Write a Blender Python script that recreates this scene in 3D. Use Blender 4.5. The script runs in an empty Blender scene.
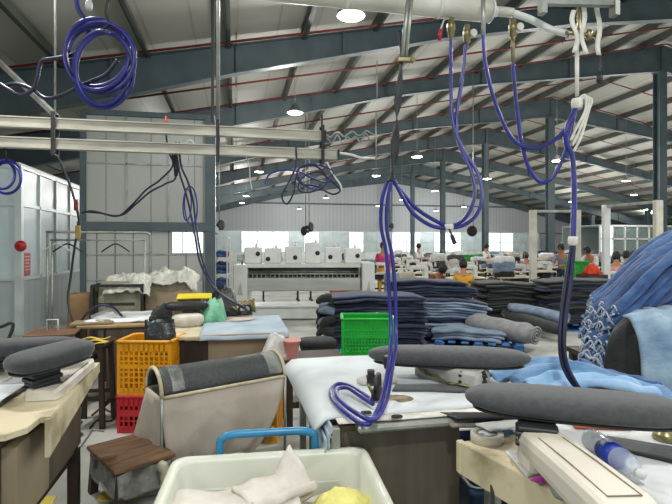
import bpy, math, random
from mathutils import Vector, Matrix, noise
random.seed(7)
SC = bpy.context.scene
C = SC.collection
PI = math.pi
V = Vector
# ---------------------------------------------------------------- camera model (672 x 504)
FPX = 490.0; CX = 336.0; CY = 246.0; CAMZ = 1.6
YAW = math.radians(11.53)
FW = V((math.sin(YAW), math.cos(YAW), 0)); RT = V((math.cos(YAW), -math.sin(YAW), 0)); UP = V((0, 0, 1))
CAM = V((0, 0, CAMZ))
def P(px, py, a):
    return CAM + FW * a + RT * (a * (px - CX) / FPX) + UP * (a * (CY - py) / FPX)
def G(px, py, z=0.0):
    return P(px, py, (CAMZ - z) * FPX / (py - CY))
def YP(px, py, y):
    return P(px, py, y / (FW.y + RT.y * (px - CX) / FPX))

# ---------------------------------------------------------------- mesh helpers
def rotz(a): return Matrix.Rotation(a, 3, 'Z')
def rotx(a): return Matrix.Rotation(a, 3, 'X')
def roty(a): return Matrix.Rotation(a, 3, 'Y')
def N(x, y, z, s=1.0): return noise.noise(V((x * s, y * s, z * s)))

def spline(pts, n=6, closed=False):
    pts = [V(p) for p in pts]
    if len(pts) < 3: return pts
    out = []; m = len(pts); rng = m if closed else m - 1
    for i in range(rng):
        if closed: p0, p1, p2, p3 = pts[i - 1], pts[i], pts[(i + 1) % m], pts[(i + 2) % m]
        else: p0, p1, p2, p3 = pts[max(i - 1, 0)], pts[i], pts[i + 1], pts[min(i + 2, m - 1)]
        for k in range(n):
            t = k / n
            out.append(0.5 * ((2 * p1) + (p2 - p0) * t + (2 * p0 - 5 * p1 + 4 * p2 - p3) * t * t + (3 * p1 - p0 - 3 * p2 + p3) * t ** 3))
    if not closed: out.append(pts[-1])
    return out

class M:
    def __init__(s): s.v = []; s.f = []; s.sm = []
    def add(s, vs, fs, smooth=False):
        b = len(s.v); s.v += [V(x) for x in vs]
        for f in fs: s.f.append(tuple(b + i for i in f)); s.sm.append(smooth)
        return s
    def box(s, c, d, R=None, bev=0.0):
        c = V(c); hx, hy, hz = d[0] / 2, d[1] / 2, d[2] / 2
        b = min(bev, hx * .9, hy * .9, hz * .9)
        if b <= 0:
            vs = [V((x, y, z)) for x in (-hx, hx) for y in (-hy, hy) for z in (-hz, hz)]
            fs = [(0, 1, 3, 2), (4, 6, 7, 5), (0, 4, 5, 1), (2, 3, 7, 6), (0, 2, 6, 4), (1, 5, 7, 3)]
        else:
            vs = []; idx = {}
            for sx in (-1, 1):
                for sy in (-1, 1):
                    for sz in (-1, 1):
                        for ax in range(3):
                            p = [sx * hx, sy * hy, sz * hz]
                            for k in range(3):
                                if k != ax: p[k] -= (sx, sy, sz)[k] * b
                            idx[(sx, sy, sz, ax)] = len(vs); vs.append(V(p))
            fs = []
            def q(*ks):
                ids = [idx[k] for k in ks]
                a0 = vs[ids[0]]; n = (vs[ids[1]] - a0).cross(vs[ids[2]] - a0)
                cc = sum((vs[i] for i in ids), V((0, 0, 0))) / len(ids)
                if n.dot(cc) < 0: ids.reverse()
                fs.append(tuple(ids))
            for sg in (-1, 1):
                q((sg, -1, -1, 0), (sg, 1, -1, 0), (sg, 1, 1, 0), (sg, -1, 1, 0))
                q((-1, sg, -1, 1), (1, sg, -1, 1), (1, sg, 1, 1), (-1, sg, 1, 1))
                q((-1, -1, sg, 2), (1, -1, sg, 2), (1, 1, sg, 2), (-1, 1, sg, 2))
            for a in (-1, 1):
                for c2 in (-1, 1):
                    q((a, c2, -1, 0), (a, c2, 1, 0), (a, c2, 1, 1), (a, c2, -1, 1))
                    q((a, -1, c2, 0), (a, 1, c2, 0), (a, 1, c2, 2), (a, -1, c2, 2))
                    q((-1, a, c2, 1), (1, a, c2, 1), (1, a, c2, 2), (-1, a, c2, 2))
                    for d2 in (-1, 1): q((a, c2, d2, 0), (a, c2, d2, 1), (a, c2, d2, 2))
        if R is not None: vs = [R @ x for x in vs]
        return s.add([x + c for x in vs], fs)
    def bar(s, p0, p1, w, h, bev=0.0, up=(0, 0, 1)):
        p0 = V(p0); p1 = V(p1); d = p1 - p0; L = d.length
        if L < 1e-6: return s
        x = d / L; u = V(up)
        if abs(x.dot(u)) > .98: u = V((0, 1, 0))
        y = u.cross(x).normalized(); z = x.cross(y)
        R = Matrix((x, y, z)).transposed()
        return s.box((p0 + p1) / 2, (L, w, h), R, bev)
    def tube(s, pts, r, n=8, closed=False, cap=True):
        pts = [V(p) for p in pts]; m = len(pts)
        rr = r if isinstance(r, (list, tuple)) else [r] * m
        t0 = (pts[1] - pts[0]).normalized()
        u = t0.orthogonal().normalized(); vs = []
        for i in range(m):
            if closed: t = pts[(i + 1) % m] - pts[i - 1]
            else: t = pts[min(i + 1, m - 1)] - pts[max(i - 1, 0)]
            t = t.normalized() if t.length > 1e-9 else t0
            u = u - t * u.dot(t)
            u = u.normalized() if u.length > 1e-6 else t.orthogonal().normalized()
            w = t.cross(u)
            for k in range(n):
                a = 2 * PI * k / n
                vs.append(pts[i] + (u * math.cos(a) + w * math.sin(a)) * rr[i])
        fs = []
        for i in range(m if closed else m - 1):
            j = (i + 1) % m
            for k in range(n):
                k2 = (k + 1) % n
                fs.append((i * n + k, i * n + k2, j * n + k2, j * n + k))
        s.add(vs, fs, True)
        if cap and not closed:
            b = len(s.v) - len(vs)
            s.f.append(tuple(b + k for k in reversed(range(n)))); s.sm.append(False)
            s.f.append(tuple(b + (m - 1) * n + k for k in range(n))); s.sm.append(False)
        return s
    def cyl(s, p0, p1, r, n=12): return s.tube([p0, p1], r, n)
    def lathe(s, prof, n=16, o=(0, 0, 0), R=None, sx=1.0, sy=1.0):
        vs = []; fs = []; m = len(prof); o = V(o)
        for r, z in prof:
            for k in range(n):
                a = 2 * PI * k / n; p = V((r * math.cos(a) * sx, r * math.sin(a) * sy, z))
                vs.append((R @ p if R else p) + o)
        for i in range(m - 1):
            for k in range(n):
                k2 = (k + 1) % n; fs.append((i * n + k, i * n + k2, (i + 1) * n + k2, (i + 1) * n + k))
        s.add(vs, fs, True); b = len(s.v) - len(vs)
        if prof[0][0] > 1e-5: s.f.append(tuple(b + k for k in reversed(range(n)))); s.sm.append(False)
        if prof[-1][0] > 1e-5: s.f.append(tuple(b + (m - 1) * n + k for k in range(n))); s.sm.append(False)
        return s
    def prism(s, poly, z0, z1):
        n = len(poly); area = sum(poly[i][0] * poly[(i + 1) % n][1] - poly[(i + 1) % n][0] * poly[i][1] for i in range(n))
        if area < 0: poly = list(reversed(poly))
        vs = [(p[0], p[1], z0) for p in poly] + [(p[0], p[1], z1) for p in poly]
        fs = [tuple(reversed(range(n))), tuple(range(n, 2 * n))] + [(i, (i + 1) % n, n + (i + 1) % n, n + i) for i in range(n)]
        return s.add(vs, fs)
    def loft(s, rings, smooth=True, cap=True):
        n = len(rings[0]); vs = [p for r in rings for p in r]; fs = []
        for i in range(len(rings) - 1):
            for k in range(n):
                k2 = (k + 1) % n; fs.append((i * n + k, i * n + k2, (i + 1) * n + k2, (i + 1) * n + k))
        s.add(vs, fs, smooth); b = len(s.v) - len(vs); L = len(rings) - 1
        if cap:
            s.f.append(tuple(b + k for k in reversed(range(n)))); s.sm.append(smooth)
            s.f.append(tuple(b + L * n + k for k in range(n))); s.sm.append(smooth)
        return s
    def sheet(s, fn, nu, nv, th=0.004):
        """cloth of thickness th over fn(u, v)"""
        pts = [[V(fn(i / nu, j / nv)) for j in range(nv + 1)] for i in range(nu + 1)]
        top = []; bot = []
        for i in range(nu + 1):
            for j in range(nv + 1):
                du = pts[min(i + 1, nu)][j] - pts[max(i - 1, 0)][j]; dv = pts[i][min(j + 1, nv)] - pts[i][max(j - 1, 0)]
                nn = du.cross(dv); nn = nn.normalized() if nn.length > 1e-9 else V((0, 0, 1))
                top.append(pts[i][j] + nn * th / 2); bot.append(pts[i][j] - nn * th / 2)
        W = nv + 1; K = len(top); fs = []
        for i in range(nu):
            for j in range(nv):
                a = i * W + j; fs.append((a, a + W, a + W + 1, a + 1)); fs.append((K + a, K + a + 1, K + a + W + 1, K + a + W))
        for j in range(nv):
            fs.append((j, j + 1, K + j + 1, K + j)); a = nu * W + j; fs.append((a, K + a, K + a + 1, a + 1))
        for i in range(nu):
            a = i * W; fs.append((a, K + a, K + a + W, a + W)); a = i * W + nv; fs.append((a, a + W, K + a + W, K + a))
        return s.add(top + bot, fs, True)
    def pad(s, L, W, H, R=None, o=(0, 0, 0), taper=.35, n=14, m=18, k=.0):
        """upholstered pressing pad along x, blunt at -x and tapered at +x"""
        rings = []; o = V(o)
        for i in range(m + 1):
            t = -math.cos(PI * i / m); e = max(0.0, 1 - abs(t) ** 3.2) ** .5
            w = W / 2 * e * (1 - taper * (t + 1) / 2) + .002; h = H / 2 * (max(0.0, 1 - abs(t) ** 5) ** .5) + .001
            ring = []
            for q in range(n):
                a = 2 * PI * q / n; ca, sa = math.cos(a), math.sin(a)
                p = V((t * L / 2, w * math.copysign(abs(ca) ** .7, ca), h * math.copysign(abs(sa) ** .7, sa) + k * t * t))
                ring.append((R @ p if R else p) + o)
            rings.append(ring)
        return s.loft(rings)

def mesh_of(name, mb, mat, off=None):
    me = bpy.data.meshes.new(name)
    vs = mb.v if off is None else [p - off for p in mb.v]
    me.from_pydata([tuple(p) for p in vs], [], mb.f)
    me.polygons.foreach_set('use_smooth', mb.sm)
    me.materials.append(mat); me.update()
    return me
def wloc(o):
    p = V(o.location)
    while o.parent is not None: o = o.parent; p = p + V(o.location)
    return p
def thing(name, label, cat, loc, rz=0.0, group=None):
    o = bpy.data.objects.new(name, None); C.objects.link(o)
    o.location = loc; o.rotation_euler = (0, 0, rz); o.empty_display_size = .05
    o['label'] = label; o['category'] = cat
    if group: o['group'] = group
    return o
def part(name, mb, mat, parent, w=True, label=None):
    """w: the mesh is in world coordinates (parent unrotated); else in the parent's own"""
    o = bpy.data.objects.new(name, mesh_of(name, mb, mat, wloc(parent) if w else None))
    C.objects.link(o); o.parent = parent
    if label: o['label'] = label
    return o
def solo(name, mb, mat, label, cat, group=None, loc=None, rz=0.0):
    """one-mesh thing; world coordinates unless loc is given"""
    if loc is None:
        lo = V((min(p.x for p in mb.v), min(p.y for p in mb.v), min(p.z for p in mb.v)))
        hi = V((max(p.x for p in mb.v), max(p.y for p in mb.v), max(p.z for p in mb.v)))
        off = V(((lo.x + hi.x) / 2, (lo.y + hi.y) / 2, lo.z)); o = bpy.data.objects.new(name, mesh_of(name, mb, mat, off)); o.location = off
    else:
        o = bpy.data.objects.new(name, mesh_of(name, mb, mat)); o.location = loc; o.rotation_euler = (0, 0, rz)
    C.objects.link(o); o['label'] = label; o['category'] = cat
    if group: o['group'] = group
    return o
def struct(name, mb, mat, parent=None):
    o = bpy.data.objects.new(name, mesh_of(name, mb, mat)); C.objects.link(o)
    if parent: o.parent = parent
    else: o['kind'] = 'structure'
    return o
def dup(root, loc=None, rz=None, label=None, group=None, swap=None):
    """copy of a thing with copies of its parts and sub-parts; swap: {part name: material}"""
    r = root.copy(); C.objects.link(r)
    if loc is not None: r.location = loc
    if rz is not None: r.rotation_euler = (0, 0, rz)
    if label: r['label'] = label
    if group: r['group'] = group
    def rec(src, dst):
        for ch in list(src.children):
            c = ch.copy(); C.objects.link(c); c.parent = dst
            if swap:
                k = ch.name.split('.')[0]
                if k in swap: c.data = remat(ch.data, swap[k])
            rec(ch, c)
    rec(root, r)
    return r
_rm = {}
def remat(me, mat):
    k = (me.name, mat.name)
    if k not in _rm:
        m2 = me.copy(); m2.materials.clear(); m2.materials.append(mat); _rm[k] = m2
    return _rm[k]

# ---------------------------------------------------------------- materials
def hx(c):
    if isinstance(c, str):
        c = c.lstrip('#'); c = [int(c[i:i + 2], 16) / 255 for i in (0, 2, 4)]
        c = [x / 12.92 if x <= .04045 else ((x + .055) / 1.055) ** 2.4 for x in c]
    return (c[0], c[1], c[2], 1)
MATS = {}
def mat(name, col, col2=None, rough=.6, metal=0.0, scale=6.0, bump=0.0, bscale=None, stretch=(1, 1, 1), emis=0.0, alpha=1.0, trans=0.0, thr=(.35, .65), spec=.5, sheen=0.0, detail=5, coat=0.0):
    m = bpy.data.materials.new(name); m.use_nodes = True; nt = m.node_tree; n = nt.nodes; l = nt.links
    b = n['Principled BSDF']; b.inputs['Roughness'].default_value = rough; b.inputs['Metallic'].default_value = metal
    b.inputs['Base Color'].default_value = hx(col); b.inputs['Specular IOR Level'].default_value = spec
    if sheen: b.inputs['Sheen Weight'].default_value = sheen
    if coat: b.inputs['Coat Weight'].default_value = coat
    if alpha < 1: b.inputs['Alpha'].default_value = alpha
    if trans: b.inputs['Transmission Weight'].default_value = trans
    tc = n.new('ShaderNodeTexCoord'); mp = n.new('ShaderNodeMapping'); mp.inputs['Scale'].default_value = stretch
    l.new(tc.outputs['Object'], mp.inputs['Vector'])
    if col2 is not None:
        nz = n.new('ShaderNodeTexNoise'); nz.inputs['Scale'].default_value = scale; nz.inputs['Detail'].default_value = detail
        l.new(mp.outputs['Vector'], nz.inputs['Vector'])
        cr = n.new('ShaderNodeValToRGB'); cr.color_ramp.elements[0].position = thr[0]; cr.color_ramp.elements[1].position = thr[1]
        cr.color_ramp.elements[0].color = hx(col); cr.color_ramp.elements[1].color = hx(col2)
        l.new(nz.outputs['Fac'], cr.inputs['Fac']); l.new(cr.outputs['Color'], b.inputs['Base Color'])
    if bump:
        nz = n.new('ShaderNodeTexNoise'); nz.inputs['Scale'].default_value = bscale or scale * 6; nz.inputs['Detail'].default_value = 4
        l.new(mp.outputs['Vector'], nz.inputs['Vector'])
        bp = n.new('ShaderNodeBump'); bp.inputs['Strength'].default_value = bump; bp.inputs['Distance'].default_value = .02
        l.new(nz.outputs['Fac'], bp.inputs['Height']); l.new(bp.outputs['Normal'], b.inputs['Normal'])
    if emis:
        b.inputs['Emission Color'].default_value = hx(col); b.inputs['Emission Strength'].default_value = emis
    MATS[name] = m
    return m
def stripe_mat(name, c1, c2, period, axis='X', width=.15, rough=.6, bump=.4, metal=0.0, trans=0.0):
    """panel material: narrow stripes (ribs or joints) of c2 every `period` metres along one axis, with broad mottling"""
    m = mat(name, c1, None, rough, metal); nt = m.node_tree; n = nt.nodes; l = nt.links; b = n['Principled BSDF']
    tc = n.new('ShaderNodeTexCoord'); sp = n.new('ShaderNodeSeparateXYZ'); l.new(tc.outputs['Object'], sp.inputs['Vector'])
    dv = n.new('ShaderNodeMath'); dv.operation = 'DIVIDE'; dv.inputs[1].default_value = period; l.new(sp.outputs[axis], dv.inputs[0])
    fr = n.new('ShaderNodeMath'); fr.operation = 'FRACT'; l.new(dv.outputs[0], fr.inputs[0])
    lt = n.new('ShaderNodeMath'); lt.operation = 'LESS_THAN'; lt.inputs[1].default_value = width; l.new(fr.outputs[0], lt.inputs[0])
    nz = n.new('ShaderNodeTexNoise'); nz.inputs['Scale'].default_value = .7; nz.inputs['Detail'].default_value = 4; l.new(tc.outputs['Object'], nz.inputs['Vector'])
    mx0 = n.new('ShaderNodeMix'); mx0.data_type = 'RGBA'; l.new(nz.outputs['Fac'], mx0.inputs['Factor'])
    a = hx(c1); mx0.inputs[6].default_value = a; mx0.inputs[7].default_value = tuple(x * .82 for x in a[:3]) + (1,)
    mx = n.new('ShaderNodeMix'); mx.data_type = 'RGBA'; l.new(lt.outputs[0], mx.inputs['Factor'])
    l.new(mx0.outputs[2], mx.inputs[6]); mx.inputs[7].default_value = hx(c2); l.new(mx.outputs[2], b.inputs['Base Color'])
    bp = n.new('ShaderNodeBump'); bp.inputs['Strength'].default_value = bump; bp.inputs['Distance'].default_value = .03
    l.new(lt.outputs[0], bp.inputs['Height']); l.new(bp.outputs['Normal'], b.inputs['Normal'])
    if trans: b.inputs['Transmission Weight'].default_value = trans
    return m
def film_mat(name, col, a=.35, rough=.15):
    m = mat(name, col, None, rough, alpha=a, bump=.8, bscale=18); nt = m.node_tree
    tc = nt.nodes.new('ShaderNodeTexCoord'); nz = nt.nodes.new('ShaderNodeTexNoise'); nz.inputs['Scale'].default_value = 9; nz.inputs['Detail'].default_value = 6
    nt.links.new(tc.outputs['Object'], nz.inputs['Vector']); mr = nt.nodes.new('ShaderNodeMapRange'); nt.links.new(nz.outputs['Fac'], mr.inputs['Value'])
    mr.inputs['From Min'].default_value = .35; mr.inputs['From Max'].default_value = .7; mr.inputs['To Min'].default_value = a * .3; mr.inputs['To Max'].default_value = min(1, a * 2)  # noise-driven opacity patches imitate glare on the film
    nt.links.new(mr.outputs['Result'], nt.nodes['Principled BSDF'].inputs['Alpha']); return m

CONC = mat('concrete', '#8d9189', '#b9bbb3', .55, scale=1.3, thr=(.35, .6), bump=.06, bscale=30, detail=8)
YPAINT = mat('yellow_paint', '#e2cf5a', '#c9b750', .6, scale=5)
STEEL = mat('green_grey_steel', '#526064', '#465357', .5, scale=2)
STEELD = mat('dark_purlin_steel', '#4d514c', '#41453f', .55, scale=2)
ROOF = stripe_mat('roof_sheet', '#acaba2', '#96958c', .9, 'X', .06, .55, .5)
WALLP = stripe_mat('back_wall_sheet', '#c3c7ca', '#a9adb1', .4, 'X', .14, .6, .4)
POLY = stripe_mat('polycarbonate_sheet', '#aeb2ab', '#83877f', .85, 'X', .03, .3, .2)
POLYL = stripe_mat('lower_panel', '#b5b8b2', '#6d726c', .34, 'X', .08, .4, .3)
PARTW = stripe_mat('grey_partition_sheet', '#a9b4b2', '#8f9a98', .3, 'Y', .1, .5, .4)
ALU = mat('aluminium_frame', '#c9d0ce', '#b7bfbd', .35, .3, scale=3)
WHITE = mat('white_paint', '#dcdedb', '#cdd0cc', .45, scale=3)
FROST = mat('frosted_glass', '#c8d6d8', '#b0c2c6', .25, scale=1.2, spec=.7)
DAY = mat('daylight_window', '#e4f2f4', emis=1.4)
LAMPW = mat('lamp_diffuser', '#ffffff', emis=14.0)
LAMPB = mat('lamp_housing', '#8d9290', '#7c817f', .4, .5, scale=4)
PIPEW = mat('white_pipe_wrap', '#d8d6cb', '#b9b6a9', .4, scale=3, bump=.15)
RAILM = mat('galvanised_rail', '#c2bfb0', '#9b988a', .4, .35, scale=5, stretch=(.4, 3, 3))
GALV = mat('galvanised_tube', '#a9aca6', '#85897f', .4, .5, scale=7)
REDP = mat('red_pipe', '#7c2a24', '#61221d', .5, scale=4)
RED = mat('red_plastic', '#c01f2c', '#a81824', .4, scale=4)
HOSE = mat('blue_hose', '#282b86', '#1c1f64', .32, scale=8)
HOSED = mat('navy_hose', '#1d1f45', '#14152e', .4, scale=8)
BLACK = mat('black_rubber', '#17181a', '#26272a', .5, scale=6)
BRASS = mat('brass_fitting', '#a39a74', '#7b734f', .35, .7, scale=12)
TAPEW = mat('white_tape', '#dedcd2', '#bdbaae', .6, scale=9)
PADM = mat('grey_pad_cloth', '#3d4042', '#494c4e', .85, scale=40, bump=.12, bscale=220, sheen=.2)
PADD = mat('charcoal_pad_cloth', '#2e3132', '#3a3d3f', .85, scale=30, bump=.12, bscale=220, sheen=.2)
CREAM = mat('cream_machine_paint', '#d8d2c5', '#a9a190', .4, scale=4, thr=(.5, .75), detail=12)
BEIGE = mat('worn_beige_paint', '#cfc4a3', '#857a5c', .55, scale=5, bump=.1, thr=(.5, .72), detail=12)
COVER = mat('pale_grey_cover', '#d3d9da', '#aab4b8', .8, scale=3, thr=(.45, .8), detail=10, bump=.15, bscale=10)
COVERB = mat('blue_grey_cover', '#a9b8c2', '#93a5b1', .8, scale=4, bump=.15, bscale=10)
WCLOTH = mat('white_cloth', '#e0e2e3', '#cfd2d4', .85, scale=6, bump=.2, bscale=14)
GCLOTH = mat('greige_cloth', '#c6bdb0', '#b0a699', .9, scale=3, bump=.25, bscale=12)
PANELB = mat('brown_panel', '#5f5647', '#4b4336', .6, scale=3, stretch=(3, 3, .5))
PANELG = mat('greige_board', '#8c8068', '#75694f', .7, scale=2, bump=.05)
WOOD = mat('worn_wood', '#7a5a3c', '#4b3523', .6, scale=5, stretch=(1, 6, 6), bump=.15, thr=(.3, .7), detail=8)
WOODT = mat('tan_board', '#b09468', '#8c724b', .6, scale=4, stretch=(1, 5, 5))
DWOOD = mat('dark_wood', '#35261b', '#241a13', .6, scale=5, stretch=(5, 5, 1))
MESHT = mat('dark_grey_padded_mesh', '#464b4a', '#363b3a', .5, scale=60, bump=.2, bscale=300)
YEL = mat('yellow_plastic', '#e9a212', '#d18f0c', .4, scale=4)
GRN = mat('green_plastic', '#1fb53a', '#189c30', .4, scale=4)
ORG = mat('orange_plastic', '#d9692a', '#bb5520', .5, scale=4)
BINW = mat('milky_white_plastic', '#d3d6c8', '#c3c7b6', .35, scale=2, spec=.4)
BLUEM = mat('blue_painted_tube', '#2f88b4', '#256f97', .3, scale=9)
BLUEP = mat('blue_pallet_plastic', '#3f6fae', '#335c93', .5, scale=5)
YCLOTH = mat('pale_yellow_cloth', '#e2dd8a', '#cfc86f', .9, scale=12, bump=.4, bscale=60)
LCLOTH = mat('pale_grey_cloth', '#d5d0c8', '#c2bcb2', .9, scale=8, bump=.25, bscale=40)
FILM = film_mat('clear_plastic_film', '#b9bdb4', .26, .08)
FILM2 = film_mat('stretch_film', '#cfd3cc', .22, .1)
PET = mat('clear_bottle', '#dbe6ee', None, .06, alpha=.45)
BLUEL = mat('blue_label', '#1f3fae', '#e8edf4', .4, scale=9, thr=(.56, .6), detail=2)
PINK = mat('pink_plastic', '#d99a94', '#c98882', .5, scale=4)
MAG = mat('magenta_plastic', '#c23fae', '#a93396', .4, scale=4)
def denim(name, c1, c2, sc=9.0):
    return mat(name, c1, c2, .9, scale=sc, bump=.35, bscale=26, stretch=(1, 1.6, 1.6), thr=(.3, .72), detail=7, sheen=.15)
NAVY = denim('navy_denim', '#1d2741', '#2b3752')
NAVY2 = denim('deep_navy_denim', '#171d33', '#232b45')
GREYB = denim('grey_blue_denim', '#62738a', '#8797a8')
MIDB = denim('mid_blue_denim', '#253d66', '#3c5a88')
MIDB2 = denim('bright_blue_denim', '#2d4c7c', '#4a6ea2')
LBLUE = denim('light_blue_denim', '#47739f', '#84a9cb', 6)
FADE = denim('faded_blue_denim', '#54789a', '#a4bccd', 3)
BLKD = denim('black_denim', '#191b1c', '#26292a')
BLKG = denim('black_green_denim', '#1e2422', '#2c3431')
GREYD = denim('grey_denim', '#77787a', '#8e8f90')
FRAY = mat('frayed_white_thread', '#d3dde6', '#8fa6c0', .9, scale=20)
SKIN = mat('skin', '#b98463', '#a8744f', .6, scale=6)
HAIR = mat('black_hair', '#14110f', '#211c18', .6, scale=30)
# ---------------------------------------------------------------- the hall
RIDGE_X, RIDGE_Z, SL = 16.0, 9.5, 0.2
def zroof(x): return RIDGE_Z - SL * abs(x - RIDGE_X)
XL, XR, YB, YF = -9.0, 46.0, 50.6, -4.0
mb = M(); mb.box(((XL + XR) / 2, (YB + YF) / 2, -.05), (XR - XL, YB - YF, .1)); struct('floor', mb, CONC)
mb = M()
a, b = G(96, 501.5), G(137, 500.5); c, d = G(138, 491), G(102, 492)
mb.prism([(p.x, p.y) for p in (a, b, c, d)], .0, .004); struct('floor_marking_1', mb, YPAINT)
mb = M()
a, b = G(30, 506), G(52, 505); c, d = G(57, 496), G(38, 497)
mb.prism([(p.x, p.y) for p in (a, b, c, d)], .0, .004); struct('floor_marking_2', mb, YPAINT)
def slab(x0, x1, dz, th):
    m_ = M(); vs = []
    for z in (dz, dz + th):
        for x in (x0, x1):
            for y in (YF, YB): vs.append((x, y, zroof(x) + z))
    return m_.add(vs, [(0, 1, 3, 2), (4, 6, 7, 5), (0, 4, 5, 1), (2, 3, 7, 6), (0, 2, 6, 4), (1, 5, 7, 3)])
struct('ceiling', slab(XL, RIDGE_X, 0, .06), ROOF); struct('ceiling.001', slab(RIDGE_X, XR, 0, .06), ROOF)
# purlins along the hall
x = XL + .3
while x < XR:
    if abs(x - RIDGE_X) > .3:
        mb = M(); z = zroof(x)
        mb.box((x, (YF + YB) / 2, z - .13), (.03, YB - YF, .26)); mb.box((x + .045, (YF + YB) / 2, z - .25), (.09, YB - YF, .02))
        struct('ceiling_beam', mb, STEELD)
    x += 1.7
# portal frames: tapered rafters, ridge columns
FR = [11.2, 16, 22.75, 29.5, 36.25, 43, 49.6]
def rdepth(x):
    pts = [(-9, 1.1), (-2.6, .85), (0, .66), (5, .46), (8.5, .5), (16, 1.0), (23.5, .5), (28, .5), (38, .8), (46, 1.1)]
    for (a0, d0), (a1, d1) in zip(pts, pts[1:]):
        if a0 <= x <= a1: return d0 + (d1 - d0) * (x - a0) / (a1 - a0)
    return 1.0
for i, y in enumerate(FR):
    xs = [-9, -2.6, 0, 5, 8.5, 12, 16, 20, 23.5, 28, 38, 46]
    mb = M()
    for x0, x1 in zip(xs, xs[1:]):
        for (w, part_) in ((.014, 'web'), (.22, 'top'), (.22, 'bot')):
            vs = []
            for xx in (x0, x1):
                zt = zroof(xx) - .2; zb = zt - rdepth(xx)
                z0, z1 = {'web': (zb, zt), 'top': (zt - .02, zt), 'bot': (zb, zb + .02)}[part_]
                for yy in (y - w / 2, y + w / 2): vs += [(xx, yy, z0), (xx, yy, z1)]
            mb.add(vs, [(0, 1, 3, 2), (4, 6, 7, 5), (0, 4, 5, 1), (2, 3, 7, 6), (0, 2, 6, 4), (1, 5, 7, 3)])
        zt = zroof(x1) - .2
        mb.box((x1, y, zt - rdepth(x1) / 2), (.014, .2, rdepth(x1) - .03))
    # end-plate with knee stiffener where the photo shows a splice
    mb.box((2.45, y, zroof(2.45) - .45), (.05, .2, .52)); struct('ceiling_beam', mb, STEEL)
    if y > 12:
        mb = M(); zc = zroof(16) - .2 - 1.0
        mb.box((16, y, zc / 2), (.012, .28, zc))
        for s in (-1, 1): mb.box((16, y + s * .15, zc / 2), (.34, .018, zc))
        mb.box((16, y, .02), (.5, .5, .04)); mb.box((16, y, zc - .03), (.5, .34, .03))
        struct('column', mb, STEEL)
        mb = M(); zc = zroof(35) - 1
        mb.box((35, y, zc / 2), (.012, .28, zc))
        for s in (-1, 1): mb.box((35, y + s * .15, zc / 2), (.34, .018, zc))
        struct('column', mb, STEEL)
# walls
def gable(y, th, x0, x1, z0=0):
    m_ = M(); poly = [(x0, z0), (x1, z0), (x1, zroof(x1)), (RIDGE_X, RIDGE_Z), (x0, zroof(x0))]
    vs = [(p[0], y, p[1]) for p in poly] + [(p[0], y + th, p[1]) for p in poly]
    return m_.add(vs, [tuple(range(5)), tuple(reversed(range(5, 10)))] + [(i, 5 + i, 5 + (i + 1) % 5, (i + 1) % 5) for i in range(5)])
struct('wall_back', gable(YB, .1, XL, XR), WALLP)
mb = M(); mb.box((XL - .05, (YB + YF) / 2, zroof(XL) / 2), (.1, YB - YF, zroof(XL))); struct('wall_left', mb, PARTW)
mb = M(); mb.box((XR + .05, (YB + YF) / 2, zroof(XR) / 2), (.1, YB - YF, zroof(XR))); struct('wall_right', mb, PARTW)
mb = M(); mb.box((18, YB - .06, 6.0), (XR - XL - 2, .12, .14)); mb.box((18, YB - .06, 3.05), (XR - XL - 2, .12, .1)); struct('trim_1', mb, STEEL)
# glazed office strip in front of the back wall, 3 m high
mb = M(); z0 = 3.0; YO = 47.5
mb.box((14, YO, .5), (36, .08, 1.0)); struct('wall_partition', mb, WHITE)
mb = M()
for z in (1.0, 2.0, 3.0): mb.box((14, YO, z), (36, .09, .09))
k = 0
for i in range(25): mb.box((-4 + 1.5 * i, YO, 2.0), (.09, .1, 2.0))
mb.box((14, YO + 1.2, 3.0), (36, 2.4, .06)); struct('trim_2', mb, ALU)
for i in range(24):
    mb = M(); mb.box((-3.25 + 1.5 * i, YO + .01, 2.0), (1.42, .02, 1.94)); o = struct('window_%d' % (i + 1), mb, DAY if i in (3, 4, 5, 7, 10, 13, 14, 16, 17, 20, 21) else FROST)
# glass room on the right, far back
GR0, GR1 = P(600, 250, 34), P(682, 250, 34)
d = V((1, 0, 0)); gx0 = GR0.x; gw = 9.0; gy = GR0.y
mb = M()
for z in (.05, 2.1, 3.0): mb.box((gx0 + gw / 2, gy, z), (gw, .1, .1))
for i in range(10): mb.box((gx0 + gw * i / 9, gy, 1.5), (.1, .1, 3.0))
mb.box((gx0 + gw / 2, gy + 2, 3.06), (gw, 4, .04)); struct('trim_3', mb, WHITE)
for i in range(9):
    mb = M(); mb.box((gx0 + gw * (i + .5) / 9, gy, 1.5), (gw / 9 - .1, .02, 2.9))
    struct('window_%d' % (25 + i), mb, DAY if i == 0 else film_mat('room_glass_%d' % i, '#9fb0ab', .35, .1))
mb = M(); mb.box((gx0 + gw / 2, gy + 4, 1.5), (gw, .08, 3.0)); struct('wall_partition.001', mb, PARTW)

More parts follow.
